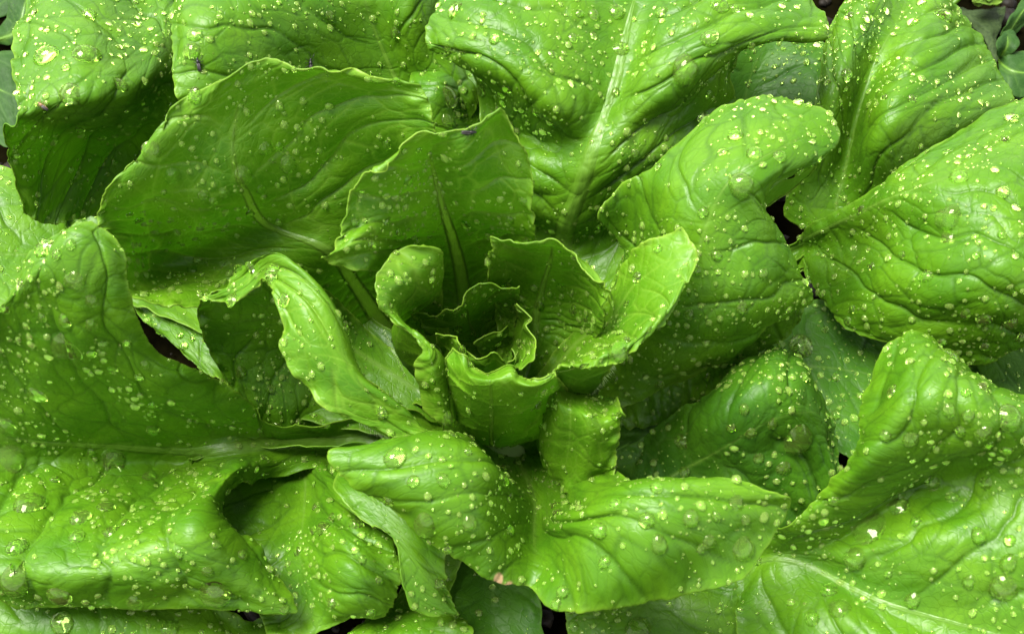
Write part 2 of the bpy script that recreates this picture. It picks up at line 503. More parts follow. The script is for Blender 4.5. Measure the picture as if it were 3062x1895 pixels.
def stem():
    prof = [(1.0, -0.6), (1.15, 0.2), (1.2, 1.2), (1.0, 2.2), (0.7, 3.2), (0.4, 4.0), (0.05, 4.4)]
    k = 20; v = []
    for r, z in prof:
        for a in range(k):
            t = 2 * math.pi * a / k
            rr = r * (1 + 0.06 * math.sin(3 * t + z))
            v.append((STEM[0] + rr * math.cos(t), STEM[1] + rr * math.sin(t), z))
    f = [(i * k + a, i * k + (a + 1) % k, (i + 1) * k + (a + 1) % k, (i + 1) * k + a) for i in range(len(prof) - 1) for a in range(k)]
    mesh_from_arrays("stem", v, f, MAT_STEM, lettuce)
stem()

# ------------------------------------------------------------------ the leaves, from the outermost inwards
# Each net: rows from the base of the leaf to its tip, points across it; x, y of the photograph and the height in cm.

# low, dark leaves deep under the others
add_leaf("deep_hole", """
1400,1560,0.6 1440,1540,0.5 1480,1530,0.5 1520,1540,0.6 1560,1560,0.8
1330,1680,0.8 1400,1670,0.7 1470,1660,0.6 1540,1670,0.8 1600,1690,1.0
1310,1800,0.9 1390,1790,0.9 1470,1780,0.8 1550,1800,1.0 1620,1820,1.2
1330,1930,0.8 1400,1930,0.8 1480,1930,0.7 1550,1930,0.9 1620,1950,1.0
""", 2, MAT_SHADED, rib_mat=MAT_RIB_DARK, rib_h=0.03, rib=0.12, step=0.09)

add_leaf("under_right", """
2150,1040,3.00 2170,1100,3.00 2190,1160,3.00 2210,1220,3.00 2230,1290,3.00
2330,920,3.00 2360,1010,3.00 2390,1100,3.00 2410,1200,3.00 2420,1320,3.00
2480,900,3.00 2510,1000,3.00 2540,1110,3.00 2560,1230,3.00 2560,1380,3.00
2620,930,3.00 2650,1030,3.00 2680,1140,3.00 2690,1260,3.00 2690,1420,3.00
2740,1000,3.00 2770,1090,3.00 2790,1180,3.00 2800,1290,3.00 2800,1400,3.00
""", 2, MAT_SHADED, rib_mat=MAT_RIB_DARK, rib_h=0.03, rib=0.10, pillow=0.08, step=0.08)

add_leaf("corner_right", """
2760,1080,2.2 2790,1120,2.2 2820,1170,2.2 2850,1230,2.2
2900,1020,2.6 2920,1080,2.8 2950,1150,2.6 2970,1230,2.5
3010,960,2.8 3040,1040,3.0 3060,1130,2.8 3080,1220,2.6
3120,930,2.6 3150,1030,2.8 3170,1120,2.6 3180,1200,2.4
""", 1, MAT_SHADED, rib_mat=MAT_RIB_DARK, rib_h=0.03, rib=0.1, pillow=0.08, step=0.09)

add_leaf("left_edge", """
330,640,2.0 330,720,1.8 330,800,1.8 330,880,2.0
200,540,2.6 190,640,2.6 180,760,2.4 170,900,2.6
70,510,3.0 60,620,3.0 50,760,2.8 40,930,3.0
-40,500,3.0 -50,620,3.2 -60,760,3.0 -70,950,3.0
-140,520,2.6 -150,640,2.8 -160,780,2.6 -160,940,2.6
""", 2, MAT_LEAF, rib=0.16, pillow=0.1, step=0.08)

add_leaf("gap_piece", """
760,1000,1.60 760,1080,1.60 770,1150,1.60 780,1220,1.60
650,920,1.60 650,1000,1.60 670,1080,1.60 690,1150,1.60
520,880,1.60 530,960,1.60 560,1030,1.60 620,1115,1.60
420,870,1.80 400,900,1.60 430,960,1.60 500,1010,1.60
""", 1, MAT_LEAF, rib_mat=MAT_RIB_DARK, rib_h=0.03, rib=0.1, pillow=0.07, step=0.07)

add_leaf("bottom_left", """
820,1830,1.2 830,1860,1.2 840,1900,1.2 850,1950,1.2
600,1770,2.2 610,1830,2.2 620,1900,2.2 640,1980,2.0
380,1740,2.8 380,1830,3.0 390,1910,2.8 400,2000,2.4
180,1740,3.2 170,1840,3.4 160,1920,3.2 150,2000,2.6
0,1740,3.2 -20,1830,3.4 -40,1920,3.2 -60,2000,2.6
-150,1760,2.8 -170,1840,2.8 -180,1920,2.8 -200,2000,2.4
""", 2, MAT_LEAF, rib_mat=MAT_RIB_DARK, rib_h=0.03, rib=0.14, step=0.08)

add_leaf("bottom_mid", """
1200,1760,1.4 1240,1750,1.4 1290,1750,1.4 1340,1760,1.4
1060,1870,2.2 1150,1850,2.2 1260,1835,2.3 1390,1842,2.2
1020,1920,2.3 1140,1910,2.6 1270,1900,2.6 1410,1880,2.3
1000,2010,2.0 1130,2010,2.2 1270,2010,2.2 1400,1990,2.0
""", 2, MAT_LEAF, rib_mat=MAT_RIB_DARK, rib_h=0.03, rib=0.1, step=0.08)

add_leaf("low_right", """
1720,1560,1.0 1780,1570,1.0 1840,1570,1.0 1900,1570,1.2 1960,1560,1.2
1690,1720,1.4 1800,1730,1.7 1910,1730,1.8 2030,1720,1.9 2150,1690,1.8
1690,1850,1.5 1810,1860,1.9 1940,1860,2.1 2080,1850,2.1 2230,1800,1.9
1720,1990,1.4 1840,2000,1.7 1980,2000,1.9 2120,1990,1.9 2270,1930,1.7
""", 2, MAT_LEAF, MAT_RIB_DARK, rib=0.10, rib_h=0.03, pillow=0.12, step=0.07)

# top: outer leaves
add_leaf("shade_top", """
1960,760,2.4 2010,740,2.2 2060,720,2.2 2110,720,2.4 2160,720,2.6
2010,520,3.2 2090,520,3.0 2170,510,3.0 2260,520,3.2 2340,540,3.6
2000,340,4.0 2110,350,4.0 2220,340,3.8 2330,340,4.2 2440,360,4.6
2060,200,4.6 2160,200,4.8 2260,190,4.6 2370,190,4.8 2480,220,5.0
2150,90,4.6 2240,90,5.0 2330,90,5.0 2420,100,5.0 2500,130,4.8
""", 2, MAT_SHADED, rib_mat=MAT_RIB_DARK, rib_h=0.03, rib=0.14, pillow=0.10, step=0.08)

add_leaf("top_left_far", """
700,560,2.6 700,600,2.4 695,640,2.3 690,680,2.3 680,720,2.4 665,760,2.5 650,800,2.6
560,-60,7.0 545,60,7.3 535,180,7.2 520,300,6.4 500,410,3.6 470,520,2.9 440,650,2.7
430,-80,8.0 420,40,8.0 410,170,8.4 395,305,8.2 370,400,4.6 340,520,3.4 310,640,3.0
280,-80,8.5 265,50,9.0 255,180,9.5 248,320,9.2 238,410,6.0 220,530,4.5 200,662,3.8
160,-60,8.5 140,60,9.0 120,190,9.3 115,325,9.1 112,410,7.4 122,520,5.6 130,668,4.4
74,0,8.0 40,110,8.5 35,210,8.8 58,340,9.0 5,388,8.6 42,490,6.8 72,636,5.0
""", 2, rib_mat=MAT_RIB_DARK, rib=0.10, rib_h=0.03, pillow=0.12, label="outer leaf sharply folded over, its hanging front in shade")

add_leaf("top_second", """
1260,520,4.0 1280,510,3.8 1300,500,3.6 1320,495,3.5 1340,490,3.5 1360,490,3.6 1380,490,3.8
720,440,7.2 860,360,6.8 1030,300,6.1 1200,265,5.6 1270,250,5.9 1340,270,6.0 1430,310,5.6
570,340,8.4 720,255,8.5 940,195,7.4 1155,165,6.6 1245,150,7.1 1325,150,6.8 1410,180,6.0
515,240,9.0 650,150,9.5 880,90,8.7 1115,65,7.6 1225,50,8.2 1330,30,7.4 1420,40,6.6
507,140,9.2 600,55,10.0 800,-10,9.6 1090,-20,8.4 1225,-50,8.8 1330,-60,7.8 1430,-60,7.0
516,0,9.0 560,-80,9.5 780,-120,9.5 1050,-140,9.0 1200,-150,9.0 1330,-150,8.2 1450,-150,7.6
""", 3, rib=0.30, pillow=0.12)

add_leaf("top_gap", """
1470,640,3.6 1500,630,3.5 1540,620,3.4 1580,615,3.4 1620,615,3.4
1240,430,5.4 1340,400,5.5 1450,390,4.8 1560,400,5.0 1680,440,4.2
1220,290,6.4 1320,260,6.6 1405,240,5.9 1520,285,6.2 1640,350,4.8
1230,170,6.0 1310,160,6.2 1375,150,5.8 1480,200,5.8 1600,260,4.8
""", 2, rib_mat=MAT_RIB_DARK, rib_h=0.03, rib=0.10, pillow=0.07)

add_leaf("top_middle", """
1490,720,4.20 1560,740,3.80 1620,760,3.60 1665,770,3.50 1720,770,3.60 1790,750,3.80 1860,740,4.00 1920,730,4.20
1420,600,6.90 1530,600,6.10 1610,640,5.50 1695,680,5.20 1780,660,5.40 1880,620,5.70 1980,590,5.70 2080,580,5.70
1430,470,7.40 1550,480,6.80 1660,520,6.80 1745,540,7.00 1830,520,7.30 1940,480,7.40 2060,450,7.00 2160,440,6.40
1440,370,6.60 1560,390,6.60 1690,430,7.20 1785,425,7.90 1870,400,8.20 1980,360,8.00 2090,340,7.20 2200,330,6.00
1400,212,8.2 1530,290,8.3 1670,340,8.8 1815,325,8.2 1900,305,8.9 2000,285,9.2 2095,250,8.8 2185,196,8.2
1290,150,8.8 1440,190,9.6 1640,230,9.6 1845,240,8.7 1940,220,9.5 2060,190,9.9 2180,150,9.8 2290,120,9.2
1272,110,9.0 1400,90,10.0 1620,110,10.0 1875,110,9.1 1980,100,9.8 2130,90,10.2 2300,90,10.1 2486,112,9.4
1333,-10,9.2 1450,-40,10.0 1650,-50,10.0 1905,-20,9.4 2010,-30,9.8 2150,-40,10.0 2300,-30,10.0 2430,0,9.5
1400,-130,9.0 1500,-150,9.5 1700,-160,9.6 1930,-130,9.3 2040,-140,9.5 2180,-150,9.6 2300,-140,9.5 2390,-100,9.2
""", 3, rib_mat=MAT_RIB_DARK, rib=0.55, rib_h=0.20, ribbing=(0.08,0.3,0.10,0.5), quilt_amp=0.5, pillow=0.20, spacing=1.6, slant=0.6, label="broad leaf with a thick pale midrib and blistered lobes")

add_leaf("top_right", """
2400,770,3.0 2420,765,2.8 2445,760,2.7 2470,755,2.8 2490,750,3.0
2340,640,3.2 2410,630,3.4 2500,612,3.4 2565,620,3.6 2650,640,3.8
2410,450,5.6 2480,440,5.4 2542,440,4.7 2630,440,6.2 2800,520,4.6
2440,285,6.5 2500,290,6.8 2575,312,5.6 2690,320,7.2 3010,400,4.8
2460,170,6.5 2530,190,7.3 2612,200,6.3 2750,210,7.2 3028,285,5.4
2482,79,6.5 2560,90,7.4 2655,110,6.6 2790,120,7.2 2980,200,5.5
2532,0,6.5 2600,-10,7.2 2705,20,6.4 2800,40,6.8 2935,112,5.5
2570,-80,6.0 2640,-100,6.5 2720,-100,6.0 2790,-60,6.0 2850,0,5.5
""", 2, rib_mat=MAT_RIB_DARK, rib=0.10, rib_h=0.05, ruffle=0.05, rough_edge=0.03, pillow=0.16, spacing=1.9, slant=1.3)

add_leaf("right", """
2320,760,2.7 2320,775,2.5 2320,790,2.4 2320,810,2.4 2330,830,2.6
2420,672,4.4 2430,705,4.2 2440,745,3.8 2430,800,3.8 2420,850,3.6
2560,595,6.0 2570,635,6.4 2590,725,6.0 2570,830,5.8 2500,960,4.2
2690,503,7.0 2700,580,8.0 2720,700,7.5 2700,850,7.0 2640,1025,4.6
2800,432,7.6 2820,540,8.8 2850,690,8.5 2840,860,7.9 2780,1075,4.8
2930,352,7.6 2940,500,9.0 2970,680,9.0 2980,850,8.5 2940,1092,5.0
3062,295,7.4 3060,470,9.0 3080,660,9.0 3090,850,8.5 3052,1040,5.6
3180,250,7.0 3180,450,8.5 3200,640,8.5 3200,850,8.0 3150,1000,6.0
""", 1, rib_mat=MAT_RIB_DARK, rib=0.16, rib_h=0.05, ruffle=0.05, rough_edge=0.03, pillow=0.19, spacing=1.9, slant=1.5)

# left and bottom outer leaves
add_leaf("left_big", """
1120,1240,1.8 1120,1258,1.5 1120,1275,1.3 1120,1290,1.1 1120,1305,1.0 1120,1322,1.0 1120,1338,1.0 1120,1355,1.2 1120,1372,1.3
830,1282,2.8 840,1290,2.4 850,1300,2.1 860,1310,1.8 900,1318,1.6 890,1345,1.6 870,1375,1.7 850,1398,1.8 830,1425,1.8
741,1193,4.6 730,1220,4.2 715,1260,3.4 705,1300,2.9 705,1340,2.8 705,1368,2.8 705,1385,3.4 722,1398,4.2 706,1460,3.0
579,1100,7.10 562,1150,6.90 548,1220,5.20 545,1290,3.50 548,1350,2.50 552,1390,2.10 580,1425,3.20 640,1470,5.10 650,1550,3.80
463,1049,8.20 440,1090,8.10 420,1170,6.70 415,1260,4.50 420,1345,2.90 430,1400,2.40 470,1480,3.50 580,1545,6.20 750,1605,4.40
403,943,9.80 370,990,9.50 340,1090,7.90 320,1220,5.30 320,1337,3.30 330,1400,2.70 390,1480,3.50 540,1620,6.30 850,1740,3.80
384,850,10.90 330,880,10.90 260,1000,9.50 220,1180,6.20 210,1330,3.70 220,1410,3.10 275,1500,3.90 430,1660,6.10 885,1838,3.60
368,739,11.60 300,770,11.90 210,900,10.80 130,1130,7.10 110,1322,4.10 120,1410,3.50 165,1520,4.30 290,1700,5.90 640,1818,4.10
296,672,11.90 220,700,12.30 115,850,11.20 35,1080,7.50 0,1308,4.50 10,1410,3.90 50,1540,4.50 140,1710,5.70 340,1822,4.20
231,664,11.90 97,757,11.50 0,925,10.30 -120,1090,7.40 -200,1300,4.90 -200,1420,4.30 -180,1560,4.50 -120,1710,5.30 50,1822,4.30
""", 4, rib_mat=MAT_RIB_DARK, rib=0.40, rib_h=0.12, ruffle=0.05, rough_edge=0.03, pillow=0.20, spacing=2.1, label="broad leaf arching over on both sides of its dark green midrib")

add_leaf("behind_curl", """
1120,1000,3.00 1110,1080,2.80 1100,1160,2.50 1080,1240,2.20
960,860,5.80 960,980,4.40 970,1100,2.70 970,1285,1.00
840,830,7.00 840,950,5.40 850,1080,3.40 880,1305,1.40
720,850,7.40 720,960,5.80 740,1080,4.00 810,1290,1.70
598,890,7.40 602,985,6.10 648,1092,4.30 770,1270,2.10
""", 1, rib_mat=MAT_RIB_DARK, rib_h=0.03, rib=0.12, pillow=0.09)

add_leaf("bottom_bulge", """
600,1350,2.6 780,1345,0.50 930,1345,0.60 1010,1370,1.2 1080,1400,1.8
640,1440,2.0 800,1450,1.7 920,1450,1.20 1010,1470,2.82 1110,1500,3.02
610,1570,2.5 780,1590,2.3 915,1560,2.10 1030,1560,4.20 1160,1590,3.90
640,1700,2.7 790,1700,2.6 900,1660,2.9 1040,1660,4.7 1188,1680,4.1
760,1800,2.1 830,1810,2.2 930,1770,2.9 1060,1760,4.3 1190,1775,3.4
800,1900,2.0 870,1900,2.1 960,1885,2.5 1050,1862,3.0 1150,1828,2.8
""", 2, rib_mat=MAT_RIB_DARK, rib=0.08, rib_h=0.03, pillow=0.20, spacing=1.6)

add_leaf("bottom_drape", """
1180,1300,3.6 1240,1310,3.6 1300,1330,3.6 1360,1360,3.6
1000,1420,4.8 1110,1450,5.0 1230,1500,5.0 1340,1560,4.6
1060,1530,5.0 1160,1570,5.0 1240,1620,4.9 1330,1660,4.4
1180,1615,4.9 1220,1660,4.8 1270,1700,4.6 1333,1741,4.0
1200,1730,4.4 1235,1750,4.2 1290,1770,4.0 1356,1797,3.4
1228,1820,3.8 1278,1836,3.5 1320,1838,3.3 1368,1836,3.0
""", 1, rib=0.0, pillow=0.06, ruffle=0.06)

add_leaf("right_lower", """
2180,1590,2.2 2180,1605,2.1 2180,1620,2.0 2180,1635,2.0 2180,1645,2.0 2180,1660,2.0 2170,1690,2.0 2150,1730,1.9
2290,1582,4.0 2300,1600,3.6 2310,1618,3.3 2320,1632,3.1 2330,1645,3.0 2330,1668,2.9 2280,1740,2.5 2200,1830,2.0
2372,1562,5.0 2382,1580,4.8 2400,1605,4.2 2420,1630,3.6 2430,1655,3.4 2430,1695,3.1 2370,1800,3.0 2230,1980,1.8
2462,1455,6.2 2482,1490,6.2 2510,1550,5.0 2535,1595,4.1 2545,1660,4.3 2530,1748,3.5 2470,1840,3.7 2380,2000,2.5
2556,1345,7.4 2590,1390,7.7 2640,1470,6.0 2655,1518,4.8 2690,1640,5.2 2640,1800,3.9 2590,1900,4.0 2530,2020,3.0
2578,1205,7.6 2670,1270,9.0 2760,1380,7.2 2770,1455,5.4 2820,1620,6.0 2780,1845,4.2 2740,1940,4.2 2700,2040,3.4
2638,1050,8.0 2740,1170,9.8 2860,1310,8.6 2890,1420,6.2 2950,1620,6.2 2930,1885,4.5 2890,1980,4.3 2850,2060,3.6
2741,991,8.0 2830,1100,9.8 2960,1270,9.3 3000,1410,6.9 3080,1630,6.4 3080,1930,4.6 3040,2020,4.3 3000,2080,3.6
2833,1040,7.4 2920,1140,9.2 3070,1260,9.0 3120,1400,7.2 3200,1630,6.4 3210,1960,4.6 3180,2040,4.3 3150,2100,3.6
2935,1142,7.4 3060,1180,8.5 3180,1250,8.5 3240,1390,7.0 3300,1620,6.0 3320,1970,4.6 3300,2040,4.2 3280,2100,3.6
""", 5, rib_mat=MAT_RIB_DARK, rib=0.20, rib_h=0.08, ruffle=0.05, rough_edge=0.03, pillow=0.18, spacing=1.9, slant=1.3, label="outer leaf with pale branching veins and tall glossy folds")

add_leaf("right_dark", """
1850,1330,2.3 1880,1400,2.0 1900,1450,1.9 1930,1500,1.8 1960,1550,1.8
1980,1260,3.8 2010,1330,3.6 2050,1400,3.1 2090,1460,2.7 2120,1540,2.4
2110,1170,5.0 2140,1240,5.7 2180,1330,5.0 2220,1420,3.9 2250,1600,2.2
2232,1072,5.3 2270,1150,6.5 2310,1250,6.0 2350,1370,4.5 2370,1610,2.3
2324,1035,5.0 2380,1120,6.1 2420,1230,5.7 2450,1350,4.5 2470,1600,2.4
2395,1074,4.0 2450,1150,4.6 2490,1250,4.6 2510,1350,4.0 2540,1570,2.6
""", 2, MAT_SHADED, MAT_RIB_DARK, rib=0.06, rib_h=0.02, pillow=0.24, spacing=1.9)

# second ring
add_leaf("right_under", """
1760,1180,2.4 1790,1240,2.3 1820,1300,2.2
1950,1010,4.6 1985,1120,4.3 2000,1255,3.2
2120,930,5.8 2130,1030,5.6 2140,1160,4.0
2260,880,6.2 2270,970,6.3 2258,1062,4.8
2340,860,6.2 2365,930,6.3 2350,1010,5.2
2395,880,5.8 2408,930,5.9 2390,978,5.4
""", 0, MAT_LEAF, rib=0.0, ribbing=(0.1,0.9,0.09,0.5), pillow=0.08, spacing=0.7, slant=0.1)

add_leaf("right_inner", """
1680,1120,3.4 1700,1140,3.2 1720,1160,3.0 1745,1180,3.0 1770,1200,3.0 1790,1220,3.0 1810,1240,3.0
1868,750,5.8 1860,840,5.8 1890,900,6.2 1950,960,6.6 2010,1010,6.5 2080,1060,6.0 2160,1090,5.2
1784,655,7.6 1880,730,6.6 1985,770,8.2 2060,820,8.5 2150,870,8.4 2240,920,8.0 2330,960,6.9
1861,551,8.4 1915,640,8.0 2010,660,9.5 2100,710,9.6 2200,755,9.3 2300,810,8.8 2436,896,7.0
1949,505,9.2 2000,550,9.9 2060,565,10.3 2140,605,10.4 2230,650,10.1 2300,700,9.6 2386,800,8.0
2060,400,9.8 2090,450,10.4 2140,490,10.8 2190,530,11.0 2240,570,10.9 2275,610,10.4 2335,705,9.0
2176,306,10.3 2210,360,10.8 2250,420,11.1 2280,470,11.2 2300,500,11.1 2300,540,10.9 2270,605,10.0
2343,283,10.5 2400,310,10.8 2463,320,10.8 2492,360,10.7 2508,417,10.5 2440,486,10.3 2320,544,10.3
""", 3, rib_mat=MAT_RIB_DARK, rib=0.08, rib_h=0.02, ruffle=0.05, rough_edge=0.03, pillow=0.12, spacing=1.9, label="arching leaf whose tip is rolled outwards")

add_leaf("upper_left", """
1330,1240,3.0 1340,1230,2.8 1355,1220,2.7 1370,1210,2.6 1385,1205,2.6 1400,1200,2.7 1420,1200,2.9
1060,1150,1.2 1110,1110,1.0 1150,1070,0.9 1190,1030,0.9 1220,1010,1.1 1260,990,1.4 1300,970,1.7
850,1010,3.4 920,960,3.2 1000,910,3.3 1065,855,4.0 1110,830,4.3 1170,810,4.5 1240,790,4.7
600,918,6.8 770,850,5.4 890,790,5.7 985,742,6.4 1050,710,6.6 1130,680,6.8 1220,650,7.2
396,886,7.8 480,810,5.6 620,735,6.0 800,675,6.8 922,635,7.6 1070,590,8.0 1230,560,8.6
335,715,8.9 450,690,7.4 600,650,8.4 740,580,8.9 872,530,8.9 1060,480,9.4 1255,490,10.0
296,662,9.4 400,605,9.7 540,545,9.8 700,475,10.2 850,420,10.3 1070,370,11.0 1290,430,11.2
332,545,10.6 440,480,11.0 570,405,11.2 710,335,11.5 848,290,11.8 1080,290,12.0 1305,365,11.9
478,398,11.4 500,330,12.0 640,250,12.5 742,200,13.0 862,188,13.2 1100,222,13.0 1255,255,12.7
""", 3, MAT_HEART, rib=0.42, rib_h=0.14, pillow=0.12, spacing=1.7, slant=0.8, cell=1.2, ribbing=(0.12,0.5,0.10,0.42), label="large upright leaf cupping the heart, its pale midrib showing")

# front leaf with two lobes
add_leaf("front", """
1400,1310,3.0 1440,1330,2.7 1480,1340,2.5 1540,1350,2.2 1600,1350,2.4 1650,1340,2.7 1700,1330,3.0
1310,1310,6.6 1400,1310,6.8 1500,1440,5.2 1590,1475,3.6 1670,1500,4.6 1760,1460,6.6 1900,1430,7.4
1130,1326,8.6 1290,1290,8.9 1470,1380,8.3 1597,1560,4.7 1690,1545,7.4 1880,1450,9.2 2110,1420,9.2
985,1350,9.0 1190,1390,9.3 1420,1480,8.7 1600,1630,5.6 1750,1580,8.2 1960,1520,9.6 2290,1465,9.2
1046,1440,8.7 1220,1490,8.9 1430,1600,8.0 1598,1690,6.0 1745,1690,7.6 1980,1650,9.0 2368,1521,8.6
1199,1547,8.0 1320,1640,7.5 1463,1732,6.6 1574,1748,5.9 1665,1828,6.4 1880,1811,7.2 2222,1735,7.8
""", 3, rib_mat=MAT_RIB_DARK, scar=[(1490,1733,6.5,0.20),(1525,1748,6.2,0.20)], rib=0.14, rib_h=0.03, pillow=0.11, spacing=1.6, ruffle=0.06, label="bright front leaf bent down into two lobes with a notched tip")

add_leaf("left_curl", """
1230,1230,3.0 1240,1240,2.8 1250,1255,2.7 1260,1270,2.6 1280,1280,2.6 1300,1290,2.7 1320,1300,2.8
930,1010,5.4 950,1050,5.2 980,1100,5.0 1030,1170,5.0 1080,1230,5.0 1150,1270,5.2 1250,1310,5.6
760,800,9.0 800,783,10.0 875,788,10.3 1008,925,9.8 1088,1122,8.8 1190,1198,8.4 1296,1290,7.4
680,850,8.9 752,815,9.6 820,800,10.3 915,890,10.5 970,1060,9.9 1085,1205,8.8 1255,1290,7.9
590,890,8.5 720,900,9.0 790,835,10.0 836,925,10.0 858,1090,9.4 1000,1222,8.6 1270,1334,7.6
""", 4, MAT_HEART, rib=0.0, pillow=0.08, spacing=1.2, ruffle=0.09, smooth=3, label="narrow leaf with its pale yellow-green margin rolled outwards")

add_leaf("upper_middle", """
1400,1200,3.2 1410,1195,3.0 1425,1190,2.9 1440,1185,2.8 1455,1185,2.9 1470,1185,3.0 1490,1185,3.2
1250,960,4.8 1300,945,4.4 1350,930,4.2 1395,925,4.1 1440,920,4.4 1490,920,4.8 1540,925,5.2
1190,850,6.2 1250,830,5.8 1310,815,5.6 1375,800,5.6 1440,790,5.9 1510,800,6.3 1580,830,6.8
1130,812,9.4 1190,765,8.9 1270,735,7.4 1352,705,7.3 1430,700,7.8 1510,720,7.9 1596,760,8.2
958,785,10.5 1065,728,11.0 1190,682,9.7 1325,620,9.2 1420,625,9.6 1510,650,9.4 1600,690,9.4
1028,695,10.9 1105,645,10.8 1200,590,10.7 1302,525,10.6 1395,550,11.2 1500,560,10.8 1594,610,10.5
1066,560,12.0 1130,530,12.0 1210,490,12.1 1285,455,12.0 1390,475,12.4 1480,450,12.0 1586,520,11.5
1139,500,12.5 1185,440,12.8 1241,403,13.1 1300,392,13.2 1410,383,13.3 1491,308,13.5 1555,420,12.5
""", 3, MAT_HEART, rib=0.34, rib_h=0.12, ribbing=(0.12,0.45,0.09,0.36), pillow=0.10, spacing=1.5, label="upright inner leaf with a pointed fold at its top")

# heart
add_leaf("heart_right_back", """
1480,1200,3.6 1510,1200,3.5 1540,1205,3.4 1570,1210,3.5 1600,1215,3.6
1490,1000,5.2 1540,1005,5.0 1595,1020,4.9 1660,1040,5.0 1730,1070,5.4
1480,900,6.4 1540,905,6.0 1608,925,5.8 1690,955,5.9 1785,1010,6.6
1460,825,7.8 1540,820,7.4 1630,838,7.2 1720,875,7.3 1808,965,8.1
1472,745,9.2 1550,750,8.9 1650,768,8.7 1735,805,8.8 1802,895,9.2
1468,702,10.0 1560,718,10.0 1650,709,10.1 1725,748,9.9 1778,838,9.7
""", 2, MAT_HEART, rib=0.20, ribbing=(0.15,0.6,0.07,0.3), cell=0.7, pillow=0.11, spacing=1.0, slant=0.35, ruffle=0.12, step=0.05)

add_leaf("heart_right", """
1540,1230,3.6 1550,1235,3.5 1560,1240,3.5 1570,1245,3.6 1580,1250,3.8
1690,1010,5.6 1710,1040,5.6 1720,1070,6.0 1700,1095,8.4 1665,1113,9.3
1800,930,6.8 1815,975,7.0 1815,1020,7.8 1780,1060,9.4 1730,1102,9.4
1833,860,7.8 1855,920,8.0 1870,980,8.8 1850,1035,9.7 1805,1092,9.5
1862,775,8.7 1900,850,8.9 1935,920,9.5 1930,980,10.1 1872,1070,9.7
1930,725,9.7 1980,790,9.9 2005,850,10.1 2000,920,10.3 1950,995,9.9
2032,690,10.5 2064,722,10.4 2084,770,10.3 2052,850,10.3 2020,905,10.1
""", 1, MAT_HEART, rib=0.10, rib_h=0.03, pillow=0.09, spacing=1.2, ruffle=0.09, step=0.05)

add_leaf("heart_right_outside", """
1600,1250,4.0 1630,1260,4.0 1660,1270,4.0 1690,1270,4.0
1650,1190,6.2 1690,1205,6.2 1735,1210,6.2 1775,1190,6.2
1652,1140,8.2 1700,1140,8.2 1750,1140,8.1 1805,1130,7.9
1662,1110,9.2 1720,1098,9.3 1780,1085,9.3 1850,1068,9.1
""", 1, MAT_HEART, stem=False, ab=True, rib=0.0, pillow=0.04, ruffle=0.02, step=0.05)

add_leaf("heart_front_curl", """
1560,1290,3.6 1580,1300,3.6 1600,1310,3.6 1620,1320,3.6 1640,1330,3.8 1650,1330,3.8
1640,1120,6.2 1675,1150,6.2 1710,1170,6.2 1745,1180,6.2 1790,1190,6.2 1825,1190,6.2
1653,1146,7.9 1668,1184,8.2 1705,1206,8.0 1752,1222,8.3 1808,1240,7.9 1852,1228,8.6
1628,1195,7.0 1660,1250,7.7 1705,1268,7.7 1755,1275,8.2 1810,1290,7.9 1856,1268,8.0
1602,1262,5.8 1648,1330,6.5 1700,1345,6.6 1755,1350,7.2 1805,1358,7.1 1850,1340,7.2
1605,1335,4.4 1640,1395,5.3 1690,1415,5.6 1745,1420,6.1 1796,1412,6.3 1842,1385,6.6
1625,1392,4.2 1645,1440,4.8 1690,1462,5.2 1740,1468,5.5 1790,1450,5.8 1822,1408,6.4
""", 2, MAT_HEART, rib=0.0, pillow=0.05, spacing=2.2, ruffle=0.12, step=0.05, smooth=4)

add_leaf("heart_left", """
1430,1240,3.6 1425,1245,3.6 1420,1250,3.6 1420,1255,3.6 1425,1260,3.6 1430,1265,3.6 1440,1270,3.7
1330,960,6.2 1270,965,6.2 1190,1010,6.0 1200,1085,5.8 1270,1140,5.6 1335,1150,5.8 1385,1220,5.0
1330,804,8.8 1296,865,8.4 1215,915,8.4 1200,960,8.6 1275,1020,8.6 1335,1085,8.0 1374,1258,6.2
1322,755,9.6 1235,820,9.6 1160,890,9.4 1180,950,9.2 1280,1032,9.0 1295,1095,8.7 1345,1280,6.6
1264,728,10.0 1172,755,10.0 1117,855,9.8 1160,945,9.2 1264,1036,9.0 1234,1095,8.5 1265,1225,7.1
""", 3, MAT_HEART, rib=0.0, cell=0.6, pillow=0.08, spacing=1.0, ruffle=0.09, smooth=3, step=0.05)

add_leaf("heart_front", """
1440,1330,2.8 1452,1334,2.7 1466,1338,2.7 1480,1341,2.6 1496,1341,2.6 1510,1338,2.7 1525,1334,2.7 1540,1330,2.8
1345,1290,4.2 1385,1300,4.9 1425,1310,5.3 1470,1315,5.5 1510,1315,5.5 1550,1308,5.2 1595,1295,4.8 1650,1275,4.2
1322,1185,6.6 1365,1195,7.4 1410,1205,8.0 1470,1212,8.3 1520,1215,8.3 1560,1210,8.1 1610,1200,7.8 1690,1175,6.8
1335,1108,8.3 1372,1112,9.0 1405,1132,9.4 1465,1142,9.6 1525,1136,9.7 1552,1150,9.6 1605,1160,9.6 1668,1132,9.2
1366,1042,8.9 1386,1062,9.2 1408,1097,9.0 1462,1113,9.2 1530,1093,9.6 1545,1122,9.2 1605,1133,9.4 1664,1106,9.5
""", 3, MAT_HEART, ab=True, rib=0.09, rib_h=0.05, pillow=0.06, ruffle=0.06, smooth=3, step=0.05)

